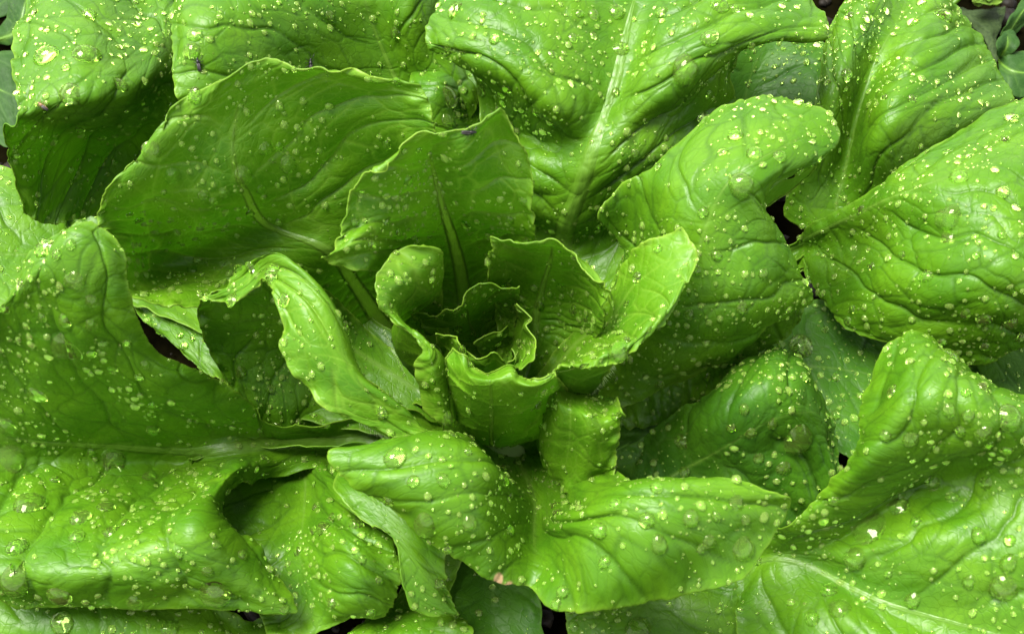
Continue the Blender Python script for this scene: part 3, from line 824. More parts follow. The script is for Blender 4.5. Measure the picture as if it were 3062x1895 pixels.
add_leaf("rosette_back", """
1440,1180,3.30 1446,1180,3.30 1453,1180,3.30 1460,1180,3.30 1468,1180,3.30 1477,1180,3.30 1486,1180,3.30 1495,1180,3.30 1504,1180,3.30
1360,1050,4.60 1375,1045,4.50 1395,1042,4.40 1415,1038,4.40 1435,1035,4.30 1460,1030,4.30 1485,1027,4.40 1510,1023,4.50 1535,1020,4.60
1290,1000,5.90 1315,990,5.80 1345,985,5.70 1375,978,5.70 1405,965,5.60 1440,945,5.60 1480,935,5.70 1515,930,5.80 1545,930,6.00
1250,965,6.70 1285,960,6.70 1325,953,6.60 1365,945,6.70 1398,925,6.80 1435,895,6.90 1480,888,6.90 1520,890,6.90 1550,890,7.00
1231,946,7.30 1268,937,7.50 1300,950,7.20 1330,927,7.50 1378,928,7.40 1402,878,7.80 1458,856,7.90 1520,874,7.80 1555,860,8.10
""", 4, MAT_HEART, rib=0.06, ribbing=(0.15,0.7,0.05,0.22), pillow=0.05, spacing=0.7, ruffle=0.10, step=0.04, smooth=2)

add_leaf("rosette_right", """
1515,1170,3.90 1520,1175,3.90 1525,1180,3.90 1525,1185,3.90 1520,1190,3.90 1515,1195,3.90
1535,1000,5.10 1545,1015,5.10 1550,1030,5.10 1550,1050,5.20 1545,1080,5.40 1535,1110,5.60
1545,930,6.30 1570,955,6.20 1560,985,6.20 1570,1010,6.20 1575,1045,6.30 1548,1100,6.40
1548,906,7.40 1594,952,7.30 1568,976,7.20 1600,1020,7.20 1594,1058,7.30 1552,1102,7.40
""", 2, MAT_HEART, rib=0.0, pillow=0.05, spacing=0.6, ruffle=0.05, step=0.045, smooth=2)

add_leaf("rosette_front", """
1420,1210,3.80 1433,1213,3.80 1446,1216,3.80 1460,1220,3.80 1473,1220,3.80 1486,1220,3.80 1500,1220,3.80
1330,1110,5.60 1355,1118,5.80 1385,1126,5.90 1415,1135,5.90 1445,1142,5.90 1475,1148,5.90 1510,1150,5.90
1310,1040,7.00 1345,1045,7.10 1380,1060,7.20 1415,1085,7.20 1450,1097,7.20 1480,1100,7.20 1510,1115,7.20
1301,1003,7.90 1350,1010,7.70 1382,1012,8.00 1408,1052,7.70 1445,1068,7.70 1476,1056,8.00 1510,1090,7.60
""", 3, MAT_HEART, ab=True, rib=0.0, pillow=0.04, ruffle=0.08, step=0.04, smooth=2)

add_leaf("rosette_inner", """
1470,1140,3.60 1480,1140,3.60 1490,1140,3.60 1500,1140,3.60
1450,1070,4.60 1470,1060,4.60 1495,1050,4.60 1515,1040,4.60
1423,1034,5.70 1455,1016,5.80 1495,1000,5.80 1522,972,5.80
""", 1, MAT_HEART, stem=False, rib=0.0, pillow=0.03, ruffle=0.08, step=0.04, smooth=2)

add_leaf("rosette_bud", """
1500,1150,4.00 1505,1150,4.00 1510,1150,4.00 1515,1150,4.00
1518,1110,5.20 1528,1105,5.20 1535,1095,5.20 1535,1080,5.20
1519,1087,6.00 1535,1080,6.00 1543,1064,6.00 1530,1046,6.00
""", 1, MAT_HEART, stem=False, rib=0.0, pillow=0.02, ruffle=0.04, step=0.04, smooth=2)

add_leaf("right_inner_fold", """
2440,489,10.2 2380,526,10.1 2322,547,10.1 2271,602,9.8
2425,515,9.6 2372,552,9.5 2318,580,9.5 2274,614,9.5
2395,540,9.0 2350,580,9.0 2310,605,9.1 2280,622,9.2
""", 1, MAT_HEART, stem=False, ab=True, rib=0.0, pillow=0.03, ruffle=0.03, step=0.05, smooth=2, name="leaf_fold")

def hairs(owner, a, b, count, dx, dy, length, seed):
    """Fine bristles standing on the back of a rib."""
    rg = random.Random(seed); v, f = [], []
    for i in range(count):
        t = (i + rg.random()) / count
        x, y, h = [a[k] + (b[k] - a[k]) * t for k in range(3)]
        root = P(x, y, h); tip = P(x + dx * length * rg.uniform(0.6, 1.2) + rg.uniform(-4, 4), y + dy * length * rg.uniform(0.6, 1.2), h - 0.05)
        ax = tip - root; e = np.cross(ax, [0.3, 0.2, 1.0]); e /= np.linalg.norm(e); e2 = np.cross(ax, e); e2 /= np.linalg.norm(e2)
        o = len(v)
        for k in range(3):
            v.append(root + 0.014 * (math.cos(k * 2.094) * e + math.sin(k * 2.094) * e2))
        v.append(tip)
        f += [(o, o + 1, o + 3), (o + 1, o + 2, o + 3), (o + 2, o, o + 3)]
    ob = mesh_from_arrays("bristles", v, f, MAT_HAIR, LEAVES[owner]["ob"])
    ob["kind"] = "stuff"
MAT_HAIR = plain_mat("bristle", (0.22, 0.32, 0.10, 1), (0.30, 0.40, 0.16, 1), 50.0, 0.4)
hairs("heart_left", (1150, 985, 7.6), (1215, 1125, 6.2), 26, -0.55, 0.8, 20, 1)
hairs("heart_right_outside", (1836, 1090, 8.6), (1748, 1200, 6.3), 30, 0.65, 0.75, 20, 2)
hairs("left_curl", (1075, 1262, 7.9), (1180, 1318, 7.2), 26, 0.0, 1.0, 20, 3)
hairs("heart_front", (1502, 1165, 8.4), (1476, 1335, 5.2), 40, 0.5, 0.6, 9, 4)

# ------------------------------------------------------------------ weeds beside the bed
MAT_WEED = leaf_material("weed_leaf", (0.016, 0.050, 0.006, 1), (0.009, 0.032, 0.004, 1), (0.03, 0.07, 0.015, 1), (0.03, 0.07, 0.01, 1), 0.1, 0.55, 0.12)
MAT_DRY = plain_mat("withered_leaf", (0.010, 0.020, 0.005, 1), (0.024, 0.040, 0.011, 1), 8.0, 0.7, 0.0003, "leafmap", spec=0.1)
MAT_LIME = leaf_material("lime_weed_leaf", (0.10, 0.17, 0.01, 1), (0.06, 0.12, 0.008, 1), (0.12, 0.2, 0.03, 1), (0.16, 0.24, 0.04, 1), 0.2, 0.5)

def plant(name, label, cat, x, y, h=0.0):
    o = bpy.data.objects.new(name, None); COL.objects.link(o)
    o["label"] = label; o["category"] = cat
    return o

weed = plant("weed", "dark round-leaved weed growing at the right of the upper bed corner", "weed", 3000, 150)
kw = dict(stem=False, parent=weed, rib_mat=MAT_RIB_DARK, rib=0.07, rib_h=0.03, pillow=0.06, step=0.09, ruffle=0.05)
add_leaf("weed_a", """
2985,172,1.4 2985,172,1.4 2985,173,1.4
2982,150,2.2 3010,140,2.0 3040,150,2.0
2985,115,2.3 3012,105,2.2 3045,118,2.0
3000,92,2.0 3016,88,2.1 3030,92,2.0
""", 1, MAT_WEED, **kw)
add_leaf("weed_b", """
2980,175,1.3 2980,176,1.3 2980,178,1.3
3010,165,1.8 3020,210,1.7 3000,250,1.6
3060,150,1.8 3075,220,1.7 3040,290,1.5
3120,170,1.4 3140,230,1.4 3110,280,1.3
""", 1, MAT_WEED, **kw)
add_leaf("weed_c", """
2990,150,1.0 2992,145,1.0 2995,140,1.0
3000,100,1.8 3030,80,1.8 3070,70,1.7
3020,50,2.2 3060,30,2.2 3110,30,2.0
3060,0,2.0 3090,-10,2.0 3120,-5,2.0
""", 1, MAT_WEED, **kw)
add_leaf("weed_d", """
3000,260,0.8 3010,270,0.8 3020,280,0.8
3020,240,1.4 3060,270,1.3 3080,320,1.3
3080,220,1.4 3120,270,1.3 3130,330,1.2
""", 1, MAT_WEED, **kw)
withered = plant("withered_leaf", "withered grey-green leaf with a torn hole behind the right outer leaf", "leaf", 2930, 90)
add_leaf("withered", """
2960,190,0.9 2970,190,0.9 2980,188,0.9
2950,120,1.1 2968,110,1.2 2985,118,1.1
2885,60,1.0 2940,70,1.2 3000,60,1.0
2840,30,0.9 2920,35,1.1 3010,32,0.9
2835,20,0.8 2920,22,0.9 3005,22,0.8
""", 1, MAT_DRY, stem=False, parent=withered, rib=0.0, pillow=0.05, step=0.09, ruffle=0.1, name="blade")
lime = plant("lime_weed", "small ruffled lime-green weed leaf at the upper right edge", "weed", 2955, 0)
add_leaf("lime", """
2960,-50,1.4 2975,-50,1.4 2990,-50,1.4
2930,-25,1.9 2960,-20,2.0 3000,-22,1.9
2905,0,2.2 2950,5,2.3 3004,2,2.1
2915,14,1.9 2955,22,2.0 2995,14,1.9
""", 1, MAT_LIME, stem=False, parent=lime, rib=0.0, pillow=0.12, step=0.07, ruffle=0.35, rough_edge=0.15)

def stalk(name, pts, r, mat, parent):
    pts = np.array([P(*p) for p in pts]); pts = catmull(pts[:, None, :], 16)[:, 0]
    k = 8; v = []
    tan = np.gradient(pts, axis=0); tan /= np.linalg.norm(tan, axis=1, keepdims=True)
    for i, p in enumerate(pts):
        a = np.cross(tan[i], [0, 0, 1.0]); a /= np.linalg.norm(a); b = np.cross(tan[i], a)
        for j in range(k):
            t = 2 * math.pi * j / k
            v.append(p + r * (math.cos(t) * a + math.sin(t) * b))
    f = [(i * k + j, i * k + (j + 1) % k, (i + 1) * k + (j + 1) % k, (i + 1) * k + j) for i in range(len(pts) - 1) for j in range(k)]
    return mesh_from_arrays(name, v, f, mat, parent, uvs=np.array(v)[:, :2])
stalk("stalk", [(2815, 38, 0.8), (2850, 12, 1.2), (2900, -30, 1.6), (2955, -48, 1.5)], 0.11, MAT_RIB, lime)

dock = plant("broad_weed", "dark green broad-leaved weed at the upper left edge", "weed", 0, 200)
kw2 = dict(stem=False, parent=dock, rib_mat=MAT_RIB_DARK, rib=0.08, rib_h=0.03, pillow=0.10, step=0.09, ruffle=0.05)
add_leaf("dock_a", """
-60,130,0.8 -50,128,0.8 -40,125,0.8
20,60,1.6 40,100,1.5 60,130,1.3
30,-20,2.0 70,20,2.0 110,60,1.8
60,-90,1.8 90,-70,1.8 120,-50,1.8
""", 1, MAT_WEED, **kw2)
add_leaf("dock_b", """
-120,210,0.8 -110,220,0.8 -100,235,0.8
-40,170,1.8 -20,260,1.6 -60,370,1.4
40,150,1.9 50,290,1.7 20,440,1.4
110,200,1.5 120,310,1.4 90,430,1.2
""", 1, MAT_WEED, **kw2)
add_leaf("dock_c", """
-140,60,0.8 -130,70,0.8 -120,80,0.8
-60,-20,1.6 -50,30,1.5 -40,60,1.4
10,-60,1.8 20,0,1.8 30,40,1.6
50,-60,1.6 60,-20,1.6 60,10,1.5
""", 1, MAT_WEED, **kw2)

# ------------------------------------------------------------------ raindrops
def water_mat(name, light_mix, tint):
    m, N, L, b, o = new_mat(name)
    N.remove(b)
    gl = N.new("ShaderNodeBsdfGlass"); gl.inputs["IOR"].default_value = 1.333; gl.inputs["Roughness"].default_value = 0.0
    gl.inputs["Color"].default_value = (0.90, 1.0, 0.68, 1)
    n = N.new("ShaderNodeTexNoise"); n.inputs["Scale"].default_value = 420.0
    bp = N.new("ShaderNodeBump"); bp.inputs["Strength"].default_value = 0.006; bp.inputs["Distance"].default_value = 0.0001
    L.new(n.outputs["Fac"], bp.inputs["Height"]); L.new(bp.outputs[0], gl.inputs["Normal"])
    df = N.new("ShaderNodeBsdfDiffuse"); df.inputs["Color"].default_value = tint  # pale colour mixed into clear water stands in for light gathered inside drops
    mx = N.new("ShaderNodeMixShader"); mx.inputs[0].default_value = light_mix
    L.new(gl.outputs[0], mx.inputs[1]); L.new(df.outputs[0], mx.inputs[2]); L.new(mx.outputs[0], o.inputs["Surface"])
    return m
MAT_WATER = water_mat("water", 0.04, (0.4, 0.58, 0.10, 1))
MAT_FINE = water_mat("fine_water", 0.12, (0.4, 0.58, 0.12, 1))

# one search tree over every leaf blade
_tv, _tf, _owner = [], [], []
_off = 0
for key, d in LEAVES.items():
    g = d["g"]; nr, nc = g.shape[:2]
    st = 2
    ii = np.unique(np.r_[np.arange(0, nr, st), nr - 1]); jj = np.unique(np.r_[np.arange(0, nc, st), nc - 1])
    sub = g[np.ix_(ii, jj)]
    ix = np.arange(sub.shape[0] * sub.shape[1]).reshape(sub.shape[:2]) + _off
    q = np.stack([ix[:-1, :-1], ix[:-1, 1:], ix[1:, 1:], ix[1:, :-1]], -1).reshape(-1, 4)
    _tv.extend(map(tuple, sub.reshape(-1, 3))); _tf.extend(map(tuple, q)); _owner.extend([key] * len(q))
    _off += sub.shape[0] * sub.shape[1]
TREE = BVHTree.FromPolygons(_tv, _tf)

def sight(x, y):
    u = (x - 1531.0) / 1531.0 * TANH; v = -(y - 947.5) / 1531.0 * TANH
    r = FWD + np.array([u, 0, 0]) + UPV * v
    return Vector(r / np.linalg.norm(r))

def on_leaf(x, y):
    dr = sight(x, y)
    hit, nrm, i, dist = TREE.ray_cast(Vector(CAM), dr)
    if hit is None:
        return None
    if nrm.dot(dr) > 0:
        nrm = -nrm
    return hit, nrm, _owner[i], dist

def smooth_normal(p, n, r):
    """Mean facing of the blade under a drop of radius r."""
    a = n.orthogonal().normalized(); b = n.cross(a)
    acc = n.copy()
    for k in range(6):
        t = k * math.pi / 3
        h = TREE.ray_cast(p + n * r + (a * math.cos(t) + b * math.sin(t)) * r * 0.7, -n, r * 2.5)
        if h[0] is not None:
            m = h[1] if h[1].dot(n) > 0 else -h[1]
            acc += m
    return acc.normalized()

def dome(p, n, R, aspect, contact, seg, rings, rng, drape=True, sag=0.0):
    """A resting drop: p on the blade, n its facing, R the footprint radius."""
    down = Vector((0, 0, -1)); down = down - n * down.dot(n)
    if down.length < 0.15:
        down = n.orthogonal()
    e1 = down.normalized(); e2 = n.cross(e1)
    Rs = R / math.sin(contact); hc = Rs * math.cos(contact)
    ph = [rng.random() * 6.28 for _ in range(3)]; am = [rng.random() * 0.07, rng.random() * 0.045, rng.random() * 0.03]
    verts = []
    top = Rs - hc
    tilt = sag * (1 - abs(n.z)) * R
    GAP = 0.010                              # the waxy, hairy skin holds the water off the blade
    verts.append(p + n * (top + GAP) + e1 * tilt * 0.6)
    for k in range(1, rings + 1):
        rho = math.sin(0.5 * math.pi * k / rings)
        z = math.sqrt(max(Rs * Rs - (R * rho) ** 2, 0)) - hc
        for j in range(seg):
            t = 2 * math.pi * j / seg
            w = 1 + am[0] * math.sin(2 * t + ph[0]) + am[1] * math.sin(3 * t + ph[1]) + am[2] * math.sin(5 * t + ph[2])
            lx = math.cos(t) * R * rho * w * (1.0 if math.cos(t) > 0 else 1.0 + sag)
            ly = math.sin(t) * R * rho * w * aspect * (1.0 if math.cos(t) > 0 else 1.0 - 0.25 * sag * abs(math.cos(t)))
            b = p + e1 * lx + e2 * ly
            if drape:
                h = TREE.ray_cast(b + n * R * 0.8, -n, R * 2.0)
                if h[0] is not None:
                    b = b.lerp(h[0], rho ** 5)
            b = b + n * z + e1 * tilt * (1 - rho)
            verts.append(b + n * GAP)
    faces = [(0, 1 + j, 1 + (j + 1) % seg) for j in range(seg)]
    for k in range(rings - 1):
        a0 = 1 + k * seg
        for j in range(seg):
            x, y = a0 + j, a0 + (j + 1) % seg
            faces.append((x, x + seg, y + seg)); faces.append((x, y + seg, y))
    # underside of the drop: a shallow dish that follows the blade
    last = len(verts)
    verts.extend(q.copy() for q in verts[-seg:])          # its own rim, so that the two skins meet in a crisp edge
    c0 = len(verts)
    for j in range(seg):
        verts.append(verts[last + j].lerp(p + n * GAP, 0.45))
    verts.append(p + n * (GAP + 0.004))
    for j in range(seg):
        k2 = (j + 1) % seg
        faces.append((last + j, c0 + j, c0 + k2)); faces.append((last + j, c0 + k2, last + k2)); faces.append((c0 + j, c0 + seg, c0 + k2))
    return [tuple(v) for v in verts], faces

WHERE = {
 "top_left_far": "the folded leaf at the upper left", "top_second": "the leaf behind the tall leaf", "top_gap": "the leaf between two upright leaves",
 "top_middle": "the thick-ribbed upper leaf", "top_right": "the outer leaf at the upper right", "right": "the broad right-hand leaf",
 "left_big": "the broad left leaf", "bottom_bulge": "the bulging lower left leaf", "bottom_drape": "the leaf hanging under the front leaf",
 "right_lower": "the large lower-right leaf", "right_dark": "the dark leaf behind the right lobe", "right_under": "the shaded underside right of the heart",
 "right_inner": "the arching leaf right of the heart", "upper_left": "the large upright upper-left leaf", "front": "the two-lobed front leaf",
 "left_curl": "the narrow rolled leaf", "upper_middle": "the pointed upright leaf", "heart_right_back": "the cupped back heart leaf",
 "heart_right": "the bright right heart leaf", "heart_left": "the curled left heart leaf", "heart_front": "the front leaf of the heart",
 "heart_front_curl": "the small leaf below the heart", "heart_right_outside": "the right heart leaf's back",
 "under_right": "the deep shaded leaf at the right", "corner_right": "the small leaf at the right edge", "left_edge": "the leaf at the far left edge",
 "gap_piece": "the pale leaf in the left gap", "bottom_left": "the lowest leaf at the bottom left", "bottom_mid": "the small leaf at the bottom edge",
 "shade_top": "the shaded leaf under the upper lobe", "behind_curl": "the shaded leaf behind the roll", "deep_hole": "the deep leaf under the notch",
 "rosette_back": "the innermost back leaf", "rosette_right": "the wavy innermost right leaf", "rosette_front": "the innermost front leaf", "rosette_inner": "the heart's core leaf", "rosette_bud": "the heart's tiny bud leaf", "right_inner_fold": "the turned-over rim right of the heart", "low_right": "the low leaf at the bottom right",
}

BIG = """137,165,37 260,160,38 208,282,32 361,255,22 268,44,20 104,39,12 581,104,22 572,153,23 583,287,23 454,454,29 516,528,24 861,495,25 794,447,20 729,528,25
387,641,13 588,414,10 748,637,15 637,604,13 197,204,12 1357,32,25 1350,294,29 1340,366,19 1479,118,18 1340,148,13 1713,116,16 1776,46,19 1845,35,24 1857,148,23
1977,37,18 1183,102,16 1440,271,17 1157,435,15 1157,662,14 1394,671,17 1523,657,14 1563,602,14 1060,664,13 1926,132,12 1185,245,14 1968,500,13 1252,449,10 1623,76,10
2153,14,28 2123,113,26 2051,215,42 2197,28,16 2241,46,12 2729,69,18 2824,46,30 2535,227,19 2104,354,26 2199,405,22 2255,458,24 2333,468,20 2215,556,35 2160,456,16
2102,637,16 2866,528,26 3000,574,20 2829,655,33 2387,306,15 2644,292,12 3023,354,20 2898,468,13 2537,51,16 2590,58,13 222,841,28 201,1040,46 130,741,30 273,973,18
194,961,18 111,1183,28 21,1276,30 275,901,19 310,1031,15 435,1091,14 380,1026,14 458,1285,21 813,820,25 850,899,21 694,899,21 576,1014,9 211,732,16 14,924,16 60,859,17
722,1114,18 414,1128,13 1113,732,18 1574,722,14 1905,829,19 1852,1058,27 1968,744,14 1343,1255,20 1143,1237,17 1407,1090,12 1873,910,12 1752,952,12 2833,713,18 2766,827,20
2604,797,13 2942,957,21 3021,968,19 2394,1035,34 2845,1063,30 2667,1170,20 3023,1250,38 2889,1174,14 2838,1227,20 2282,818,15 2218,922,18 2225,1225,16 2188,1281,13
2549,924,12 2535,961,13 2894,1244,16 3050,1007,16 2919,764,12 2697,762,11 37,1371,36 338,1372,34 90,1503,42 241,1545,30 319,1514,26 449,1424,23 229,1602,24 333,1589,23
51,1633,30 42,1748,42 178,1785,36 403,1802,22 644,1776,46 648,1628,15 620,1707,16 725,1658,16 535,1658,13 164,1433,14 185,1862,32 509,1876,24 852,1822,14 963,1579,23
891,1646,16 945,1514,14 991,1802,19 308,1468,12 1181,1366,33 1236,1440,18 1160,1498,18 1269,1575,35 1326,1436,22 1405,1565,23 1933,1556,25 1792,1586,24 1972,1630,28
1806,1681,20 1681,1769,19 1662,1805,19 1963,1457,19 1144,1243,14 1400,1350,13 1067,1563,21 1083,1672,13 1109,1832,15 1134,1734,14 1505,1400,15 1315,1746,18 1338,1642,15
1907,1880,34 1354,1301,13 1525,1584,18 2384,1320,44 2343,1399,22 2597,1579,48 2553,1674,31 2685,1512,30 2926,1602,23 2998,1760,38 2509,1815,29 2479,1764,22 2428,1848,21
2201,1503,22 2067,1551,27 2225,1644,34 2120,1619,22 2722,1315,22 2940,1299,26 2847,1487,19 2787,1443,20 2646,1304,16 3009,1348,17 2493,1496,17 2896,1741,19 3014,1686,25
2727,1797,22 2245,1295,19 2268,1371,16 2185,1281,13 2463,1558,16 2947,1445,17 2738,1558,16 2046,1412,16 2655,1716,12 2037,1320,24 2870,1290,17 3018,1616,16 2097,1639,16 2143,1544,15"""
rng = random.Random(3)
big = []                                    # (radius, verts, faces, leaf key)
spots = []
for q in BIG.split():
    x, y, r = map(float, q.split(","))
    h = on_leaf(x, y)
    if h is None:
        continue
    p, n, key, dist = h
    R = 1.08 * r * dist * TANH / 1531.0
    n = smooth_normal(p, n, R)
    spots.append((p, R, n, key))
# medium and fine drops, scattered over the blades
cand = []
for key, d in LEAVES.items():
    if key.startswith(("weed", "dock", "lime", "withered")):
        continue
    g, nn = d["g"], d["n"]
    nr, nc = g.shape[:2]
    a = np.linalg.norm(np.cross(g[1:, :-1] - g[:-1, :-1], g[:-1, 1:] - g[:-1, :-1]), axis=-1)
    i0 = int(nr * 0.12)
    a[:i0] = 0
    a *= 0.12 + np.clip(0.7 + 1.7 * fbm(np.arange(nr - 1)[:, None] * 0.03, np.arange(nc - 1)[None] * 0.03, len(key), 2), 0, 2)
    tot = a.sum()
    num = int(tot * (2.2 if d["ab"] else 9.5))
    pick = RNG.choice(a.size, size=num, p=(a / tot).ravel())
    for fidx in pick:
        i, j = divmod(int(fidx), nc - 1)
        u, v = RNG.random(2)
        p = g[i, j] + (g[i + 1, j] - g[i, j]) * u + (g[i, j + 1] - g[i, j]) * v
        m = nn[i, j]
        if d["ab"]:
            m = -m
        t = RNG.random()
        if t < 0.60:
            R = float(np.clip(RNG.lognormal(math.log(0.032), 0.35), 0.016, 0.07))
        elif t < 0.90:
            R = float(np.clip(RNG.lognormal(math.log(0.062), 0.35), 0.03, 0.12))
        else:
            R = float(np.clip(RNG.lognormal(math.log(0.11), 0.25), 0.07, 0.17))
        cand.append((Vector(p), R, Vector(m), key))
cand.sort(key=lambda c: -c[1])
cellmap = {}
def free(p, R):
    c = (int(p.x // 1.0), int(p.y // 1.0), int(p.z // 1.0))
    for dx in (-1, 0, 1):
        for dy in (-1, 0, 1):
            for dz in (-1, 0, 1):
                for (q, r) in cellmap.get((c[0] + dx, c[1] + dy, c[2] + dz), ()):
                    if (p - q).length < (R + r) * 1.08:
                        return False
    cellmap.setdefault(c, []).append((p, R))
    return True
for p, R, n, key in spots:
    free(p, R)
def seen(p):
    d3 = Vector(p) - Vector(CAM); L3 = d3.length
    x = d3.x; zc = d3.dot(Vector(FWD)); yc = d3.dot(Vector(UPV))
    if abs(x / zc) > TANH or abs(yc / zc) > TANH * 0.618:
        return False
    h = TREE.ray_cast(Vector(CAM), d3.normalized())
    return h[0] is not None and h[3] > L3 - 0.15
fine_v, fine_f = [], []
foff = 0
budget = 300 - len(spots)
for p, R, n, key in cand:
    if not free(p, R):
        continue
    if budget > 0 and R > 0.08 and seen(p):
        spots.append((p, R, smooth_normal(p, n, R), key)); budget -= 1
        continue
    ct = rng.uniform(0.95, 1.35)
    if R > 0.05:
        v, f = dome(p, n, R, rng.uniform(0.85, 1.1), ct, 10, 3, rng, False, rng.uniform(0, 0.4))
    else:
        v, f = dome(p, n, R, rng.uniform(0.8, 1.15), ct, 7, 2, rng, False, rng.uniform(0, 0.3))
    fine_v.extend(v); fine_f.extend([(x + foff, y + foff, z + foff) for x, y, z in f]); foff += len(v)
fine = mesh_from_arrays("fine_raindrops", fine_v, fine_f, MAT_FINE)
fine["kind"] = "stuff"
fine["label"] = "fine raindrops speckling every leaf of the lettuce"
fine["category"] = "raindrops"

by_leaf = {}
for sp in spots:
    by_leaf.setdefault(sp[3], []).append(sp)
RANK = ["largest"] + [q + " largest" for q in "second third fourth fifth sixth seventh eighth ninth tenth eleventh twelfth thirteenth fourteenth".split()]
def photo_xy(p):
    d3 = Vector(p) - Vector(CAM); zc = d3.dot(Vector(FWD))
    return d3.x / zc, -d3.dot(Vector(UPV)) / zc
for key, lst in by_leaf.items():
    lst.sort(key=lambda t: -t[1])
    place = WHERE.get(key, "the innermost heart leaves")
    xy = [photo_xy(t[0]) for t in lst]
    xs = sorted(q[0] for q in xy); ys = sorted(q[1] for q in xy)
    def zone(q):
        if len(lst) <= 4:
            return ""
        fx = (q[0] - xs[0]) / max(xs[-1] - xs[0], 1e-6); fy = (q[1] - ys[0]) / max(ys[-1] - ys[0], 1e-6)
        h3 = ("left", "", "right")[min(2, int(fx * 3))]; v3 = ("upper", "", "lower")[min(2, int(fy * 3))]
        if not h3 and not v3:
            return "in the middle "
        return f"at the {(v3 + ' ' + h3).strip()} {'' if v3 and h3 else 'side '}"
    count = {}
    for i, (p, R, n, k2) in enumerate(lst):
        ct = rng.uniform(0.95, 1.2) if R < 0.25 else rng.uniform(0.82, 1.02)
        steep = 1 - abs(n.z)
        v, f = dome(p, n, R, rng.uniform(0.86, 1.05), ct, 28, 8, rng, True, rng.uniform(0.0, 0.55) * min(1, steep * 1.6))
        c = Vector(p)
        ob = mesh_from_arrays("raindrop", [tuple(Vector(q) - c) for q in v], f, MAT_WATER)
        ob.location = c * CM
        ob["category"] = "raindrop"
        z = zone(xy[i]); c_i = count.get(z, 0); count[z] = c_i + 1
        ob["label"] = f"{RANK[c_i] if c_i < len(RANK) else 'small'} raindrop {z}{'of' if z else 'on'} {place}"
        ob["group"] = f"raindrops on {place}"

# ------------------------------------------------------------------ small flies
MAT_FLY = plain_mat("fly_body", (0.002, 0.002, 0.002, 1), (0.005, 0.005, 0.005, 1), 900.0, 0.4)
MAT_BUG = plain_mat("brown_bug", (0.10, 0.045, 0.02, 1), (0.22, 0.13, 0.07, 1), 700.0, 0.5)
MAT_WING = plain_mat("fly_wing", (0.010, 0.009, 0.009, 1), (0.035, 0.030, 0.030, 1), 600.0, 0.35)

def tube(pts, radii, k=6):
    pts = np.array(pts, float); v, f = [], []
    tan = np.gradient(pts, axis=0); tan /= np.maximum(np.linalg.norm(tan, axis=1, keepdims=True), 1e-9)
    for i, p in enumerate(pts):
        a = np.cross(tan[i], [0.13, 0.21, 1.0]); a /= np.linalg.norm(a); b = np.cross(tan[i], a)
        for j in range(k):
            t = 2 * math.pi * j / k
            v.append(p + radii[i] * (math.cos(t) * a + math.sin(t) * b))
    for i in range(len(pts) - 1):
        for j in range(k):
            f.append((i * k + j, i * k + (j + 1) % k, (i + 1) * k + (j + 1) % k, (i + 1) * k + j))
    return v, f

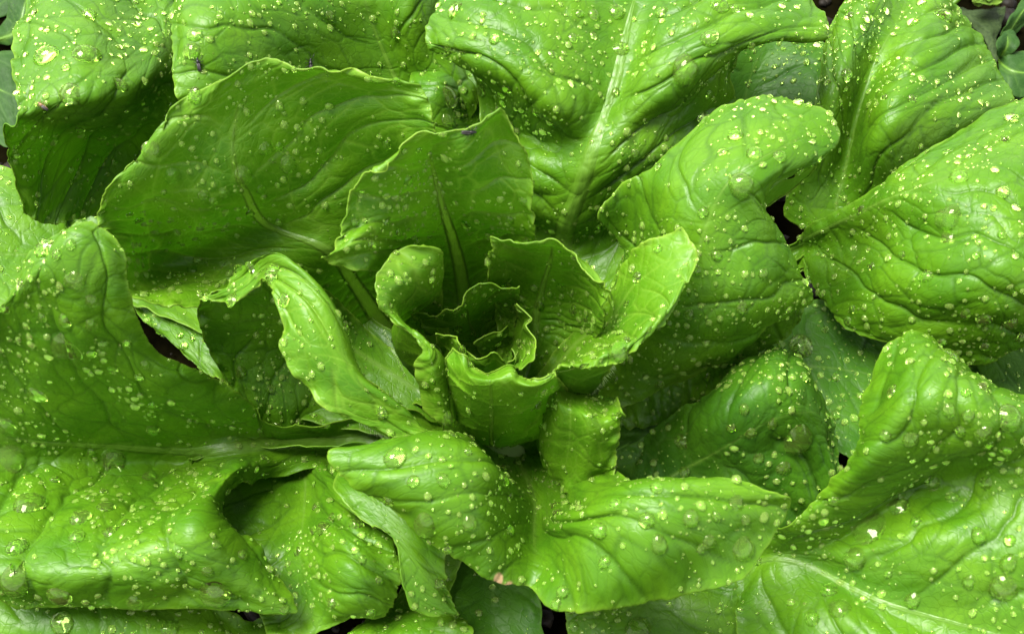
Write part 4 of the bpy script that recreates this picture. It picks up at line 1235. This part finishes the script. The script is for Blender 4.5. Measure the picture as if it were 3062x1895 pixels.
def insect(name, label, x, y, angle, size, body_mat, antennae=True, lift=0.0):
    h = on_leaf(x, y)
    p, n, key, dist = h
    n = smooth_normal(p, n, 0.15)
    scr_r = Vector((1, 0, 0)); scr_u = Vector(UPV)
    hd = scr_r * math.cos(angle) + scr_u * math.sin(angle)      # where the head points, seen from above
    fx = (hd - n * hd.dot(n)).normalized(); fy = n.cross(fx)
    def W(q):
        v3 = (fx * q[0] + fy * q[1] + n * q[2]) * size
        return (v3.x, v3.y, v3.z)
    root = bpy.data.objects.new(name, None); COL.objects.link(root)
    root.location = (p + n * lift) * CM
    root["label"] = label; root["category"] = "fly" if name == "fly" else "bug"
    z0 = 0.24
    body = [(-0.98, 0, z0 - 0.03), (-0.9, 0, z0), (-0.6, 0, z0 + 0.02), (-0.25, 0, z0 + 0.02), (-0.02, 0, z0), (0.12, 0, z0 + 0.03), (0.35, 0, z0 + 0.05), (0.52, 0, z0 + 0.02),
            (0.58, 0, z0), (0.70, 0, z0 + 0.01), (0.82, 0, z0), (0.88, 0, z0 - 0.02)]
    rad = [0.02, 0.10, 0.19, 0.21, 0.15, 0.20, 0.23, 0.15, 0.10, 0.17, 0.13, 0.02]
    v, f = tube(body, rad, 12)
    mesh_from_arrays("body", [W(q) for q in v], f, body_mat, root)
    for s in (-1, 1):
        # folded wing: a thin oval plate lying along the back
        ang = np.linspace(0, 2 * math.pi, 17)[:-1]
        ring = [(-0.45 + 0.62 * math.cos(t), s * (0.11 + 0.13 * math.sin(t)), 0.5 - 0.05 * (1 + math.cos(t)) * 0 - 0.12 * abs(s * (0.11 + 0.13 * math.sin(t)))) for t in ang]
        vv = ring + [(q[0], q[1], q[2] - 0.02) for q in ring] + [(-0.45, s * 0.11, 0.505), (-0.45, s * 0.11, 0.48)]
        ff = [(i, (i + 1) % 16, 32) for i in range(16)] + [(16 + (i + 1) % 16, 16 + i, 33) for i in range(16)]
        ff += [(i, 16 + i, 16 + (i + 1) % 16) for i in range(16)] + [(i, 16 + (i + 1) % 16, (i + 1) % 16) for i in range(16)]
        mesh_from_arrays("wing", [W(q) for q in vv], ff, MAT_WING, root)
        for kx, sw in ((0.45, 0.35), (0.28, 0.0), (0.1, -0.4)):
            pts = [(kx, s * 0.12, z0 - 0.05), (kx + sw * 0.4, s * 0.36, z0 + 0.10), (kx + sw, s * 0.58, 0.03), (kx + sw * 1.3, s * 0.66, 0.0)]
            v, f = tube(pts, [0.045, 0.04, 0.03, 0.02], 5)
            mesh_from_arrays("leg", [W(q) for q in v], f, body_mat, root)
        if antennae:
            pts = [(0.84, s * 0.06, z0 + 0.06), (1.1, s * 0.16, z0 + 0.22), (1.4, s * 0.3, z0 + 0.22), (1.65, s * 0.5, z0 + 0.12)]
            v, f = tube(pts, [0.03, 0.025, 0.02, 0.012], 5)
            mesh_from_arrays("antenna", [W(q) for q in v], f, body_mat, root)

insect("fly", "black fly with long feelers on the pale rim of the tall upper-left leaf", 924, 196, math.radians(95), 0.26, MAT_FLY)
insect("fly", "small black fly between drops on the leaf behind the upper left", 594, 191, math.radians(100), 0.23, MAT_FLY, False)
insect("fly", "black fly sitting in the dip of the pointed upright leaf's rim", 1402, 392, math.radians(-12), 0.22, MAT_FLY, False)
insect("bug", "brown speckled bug on the folded upper-left leaf", 130, 316, math.radians(140), 0.20, MAT_BUG, False)
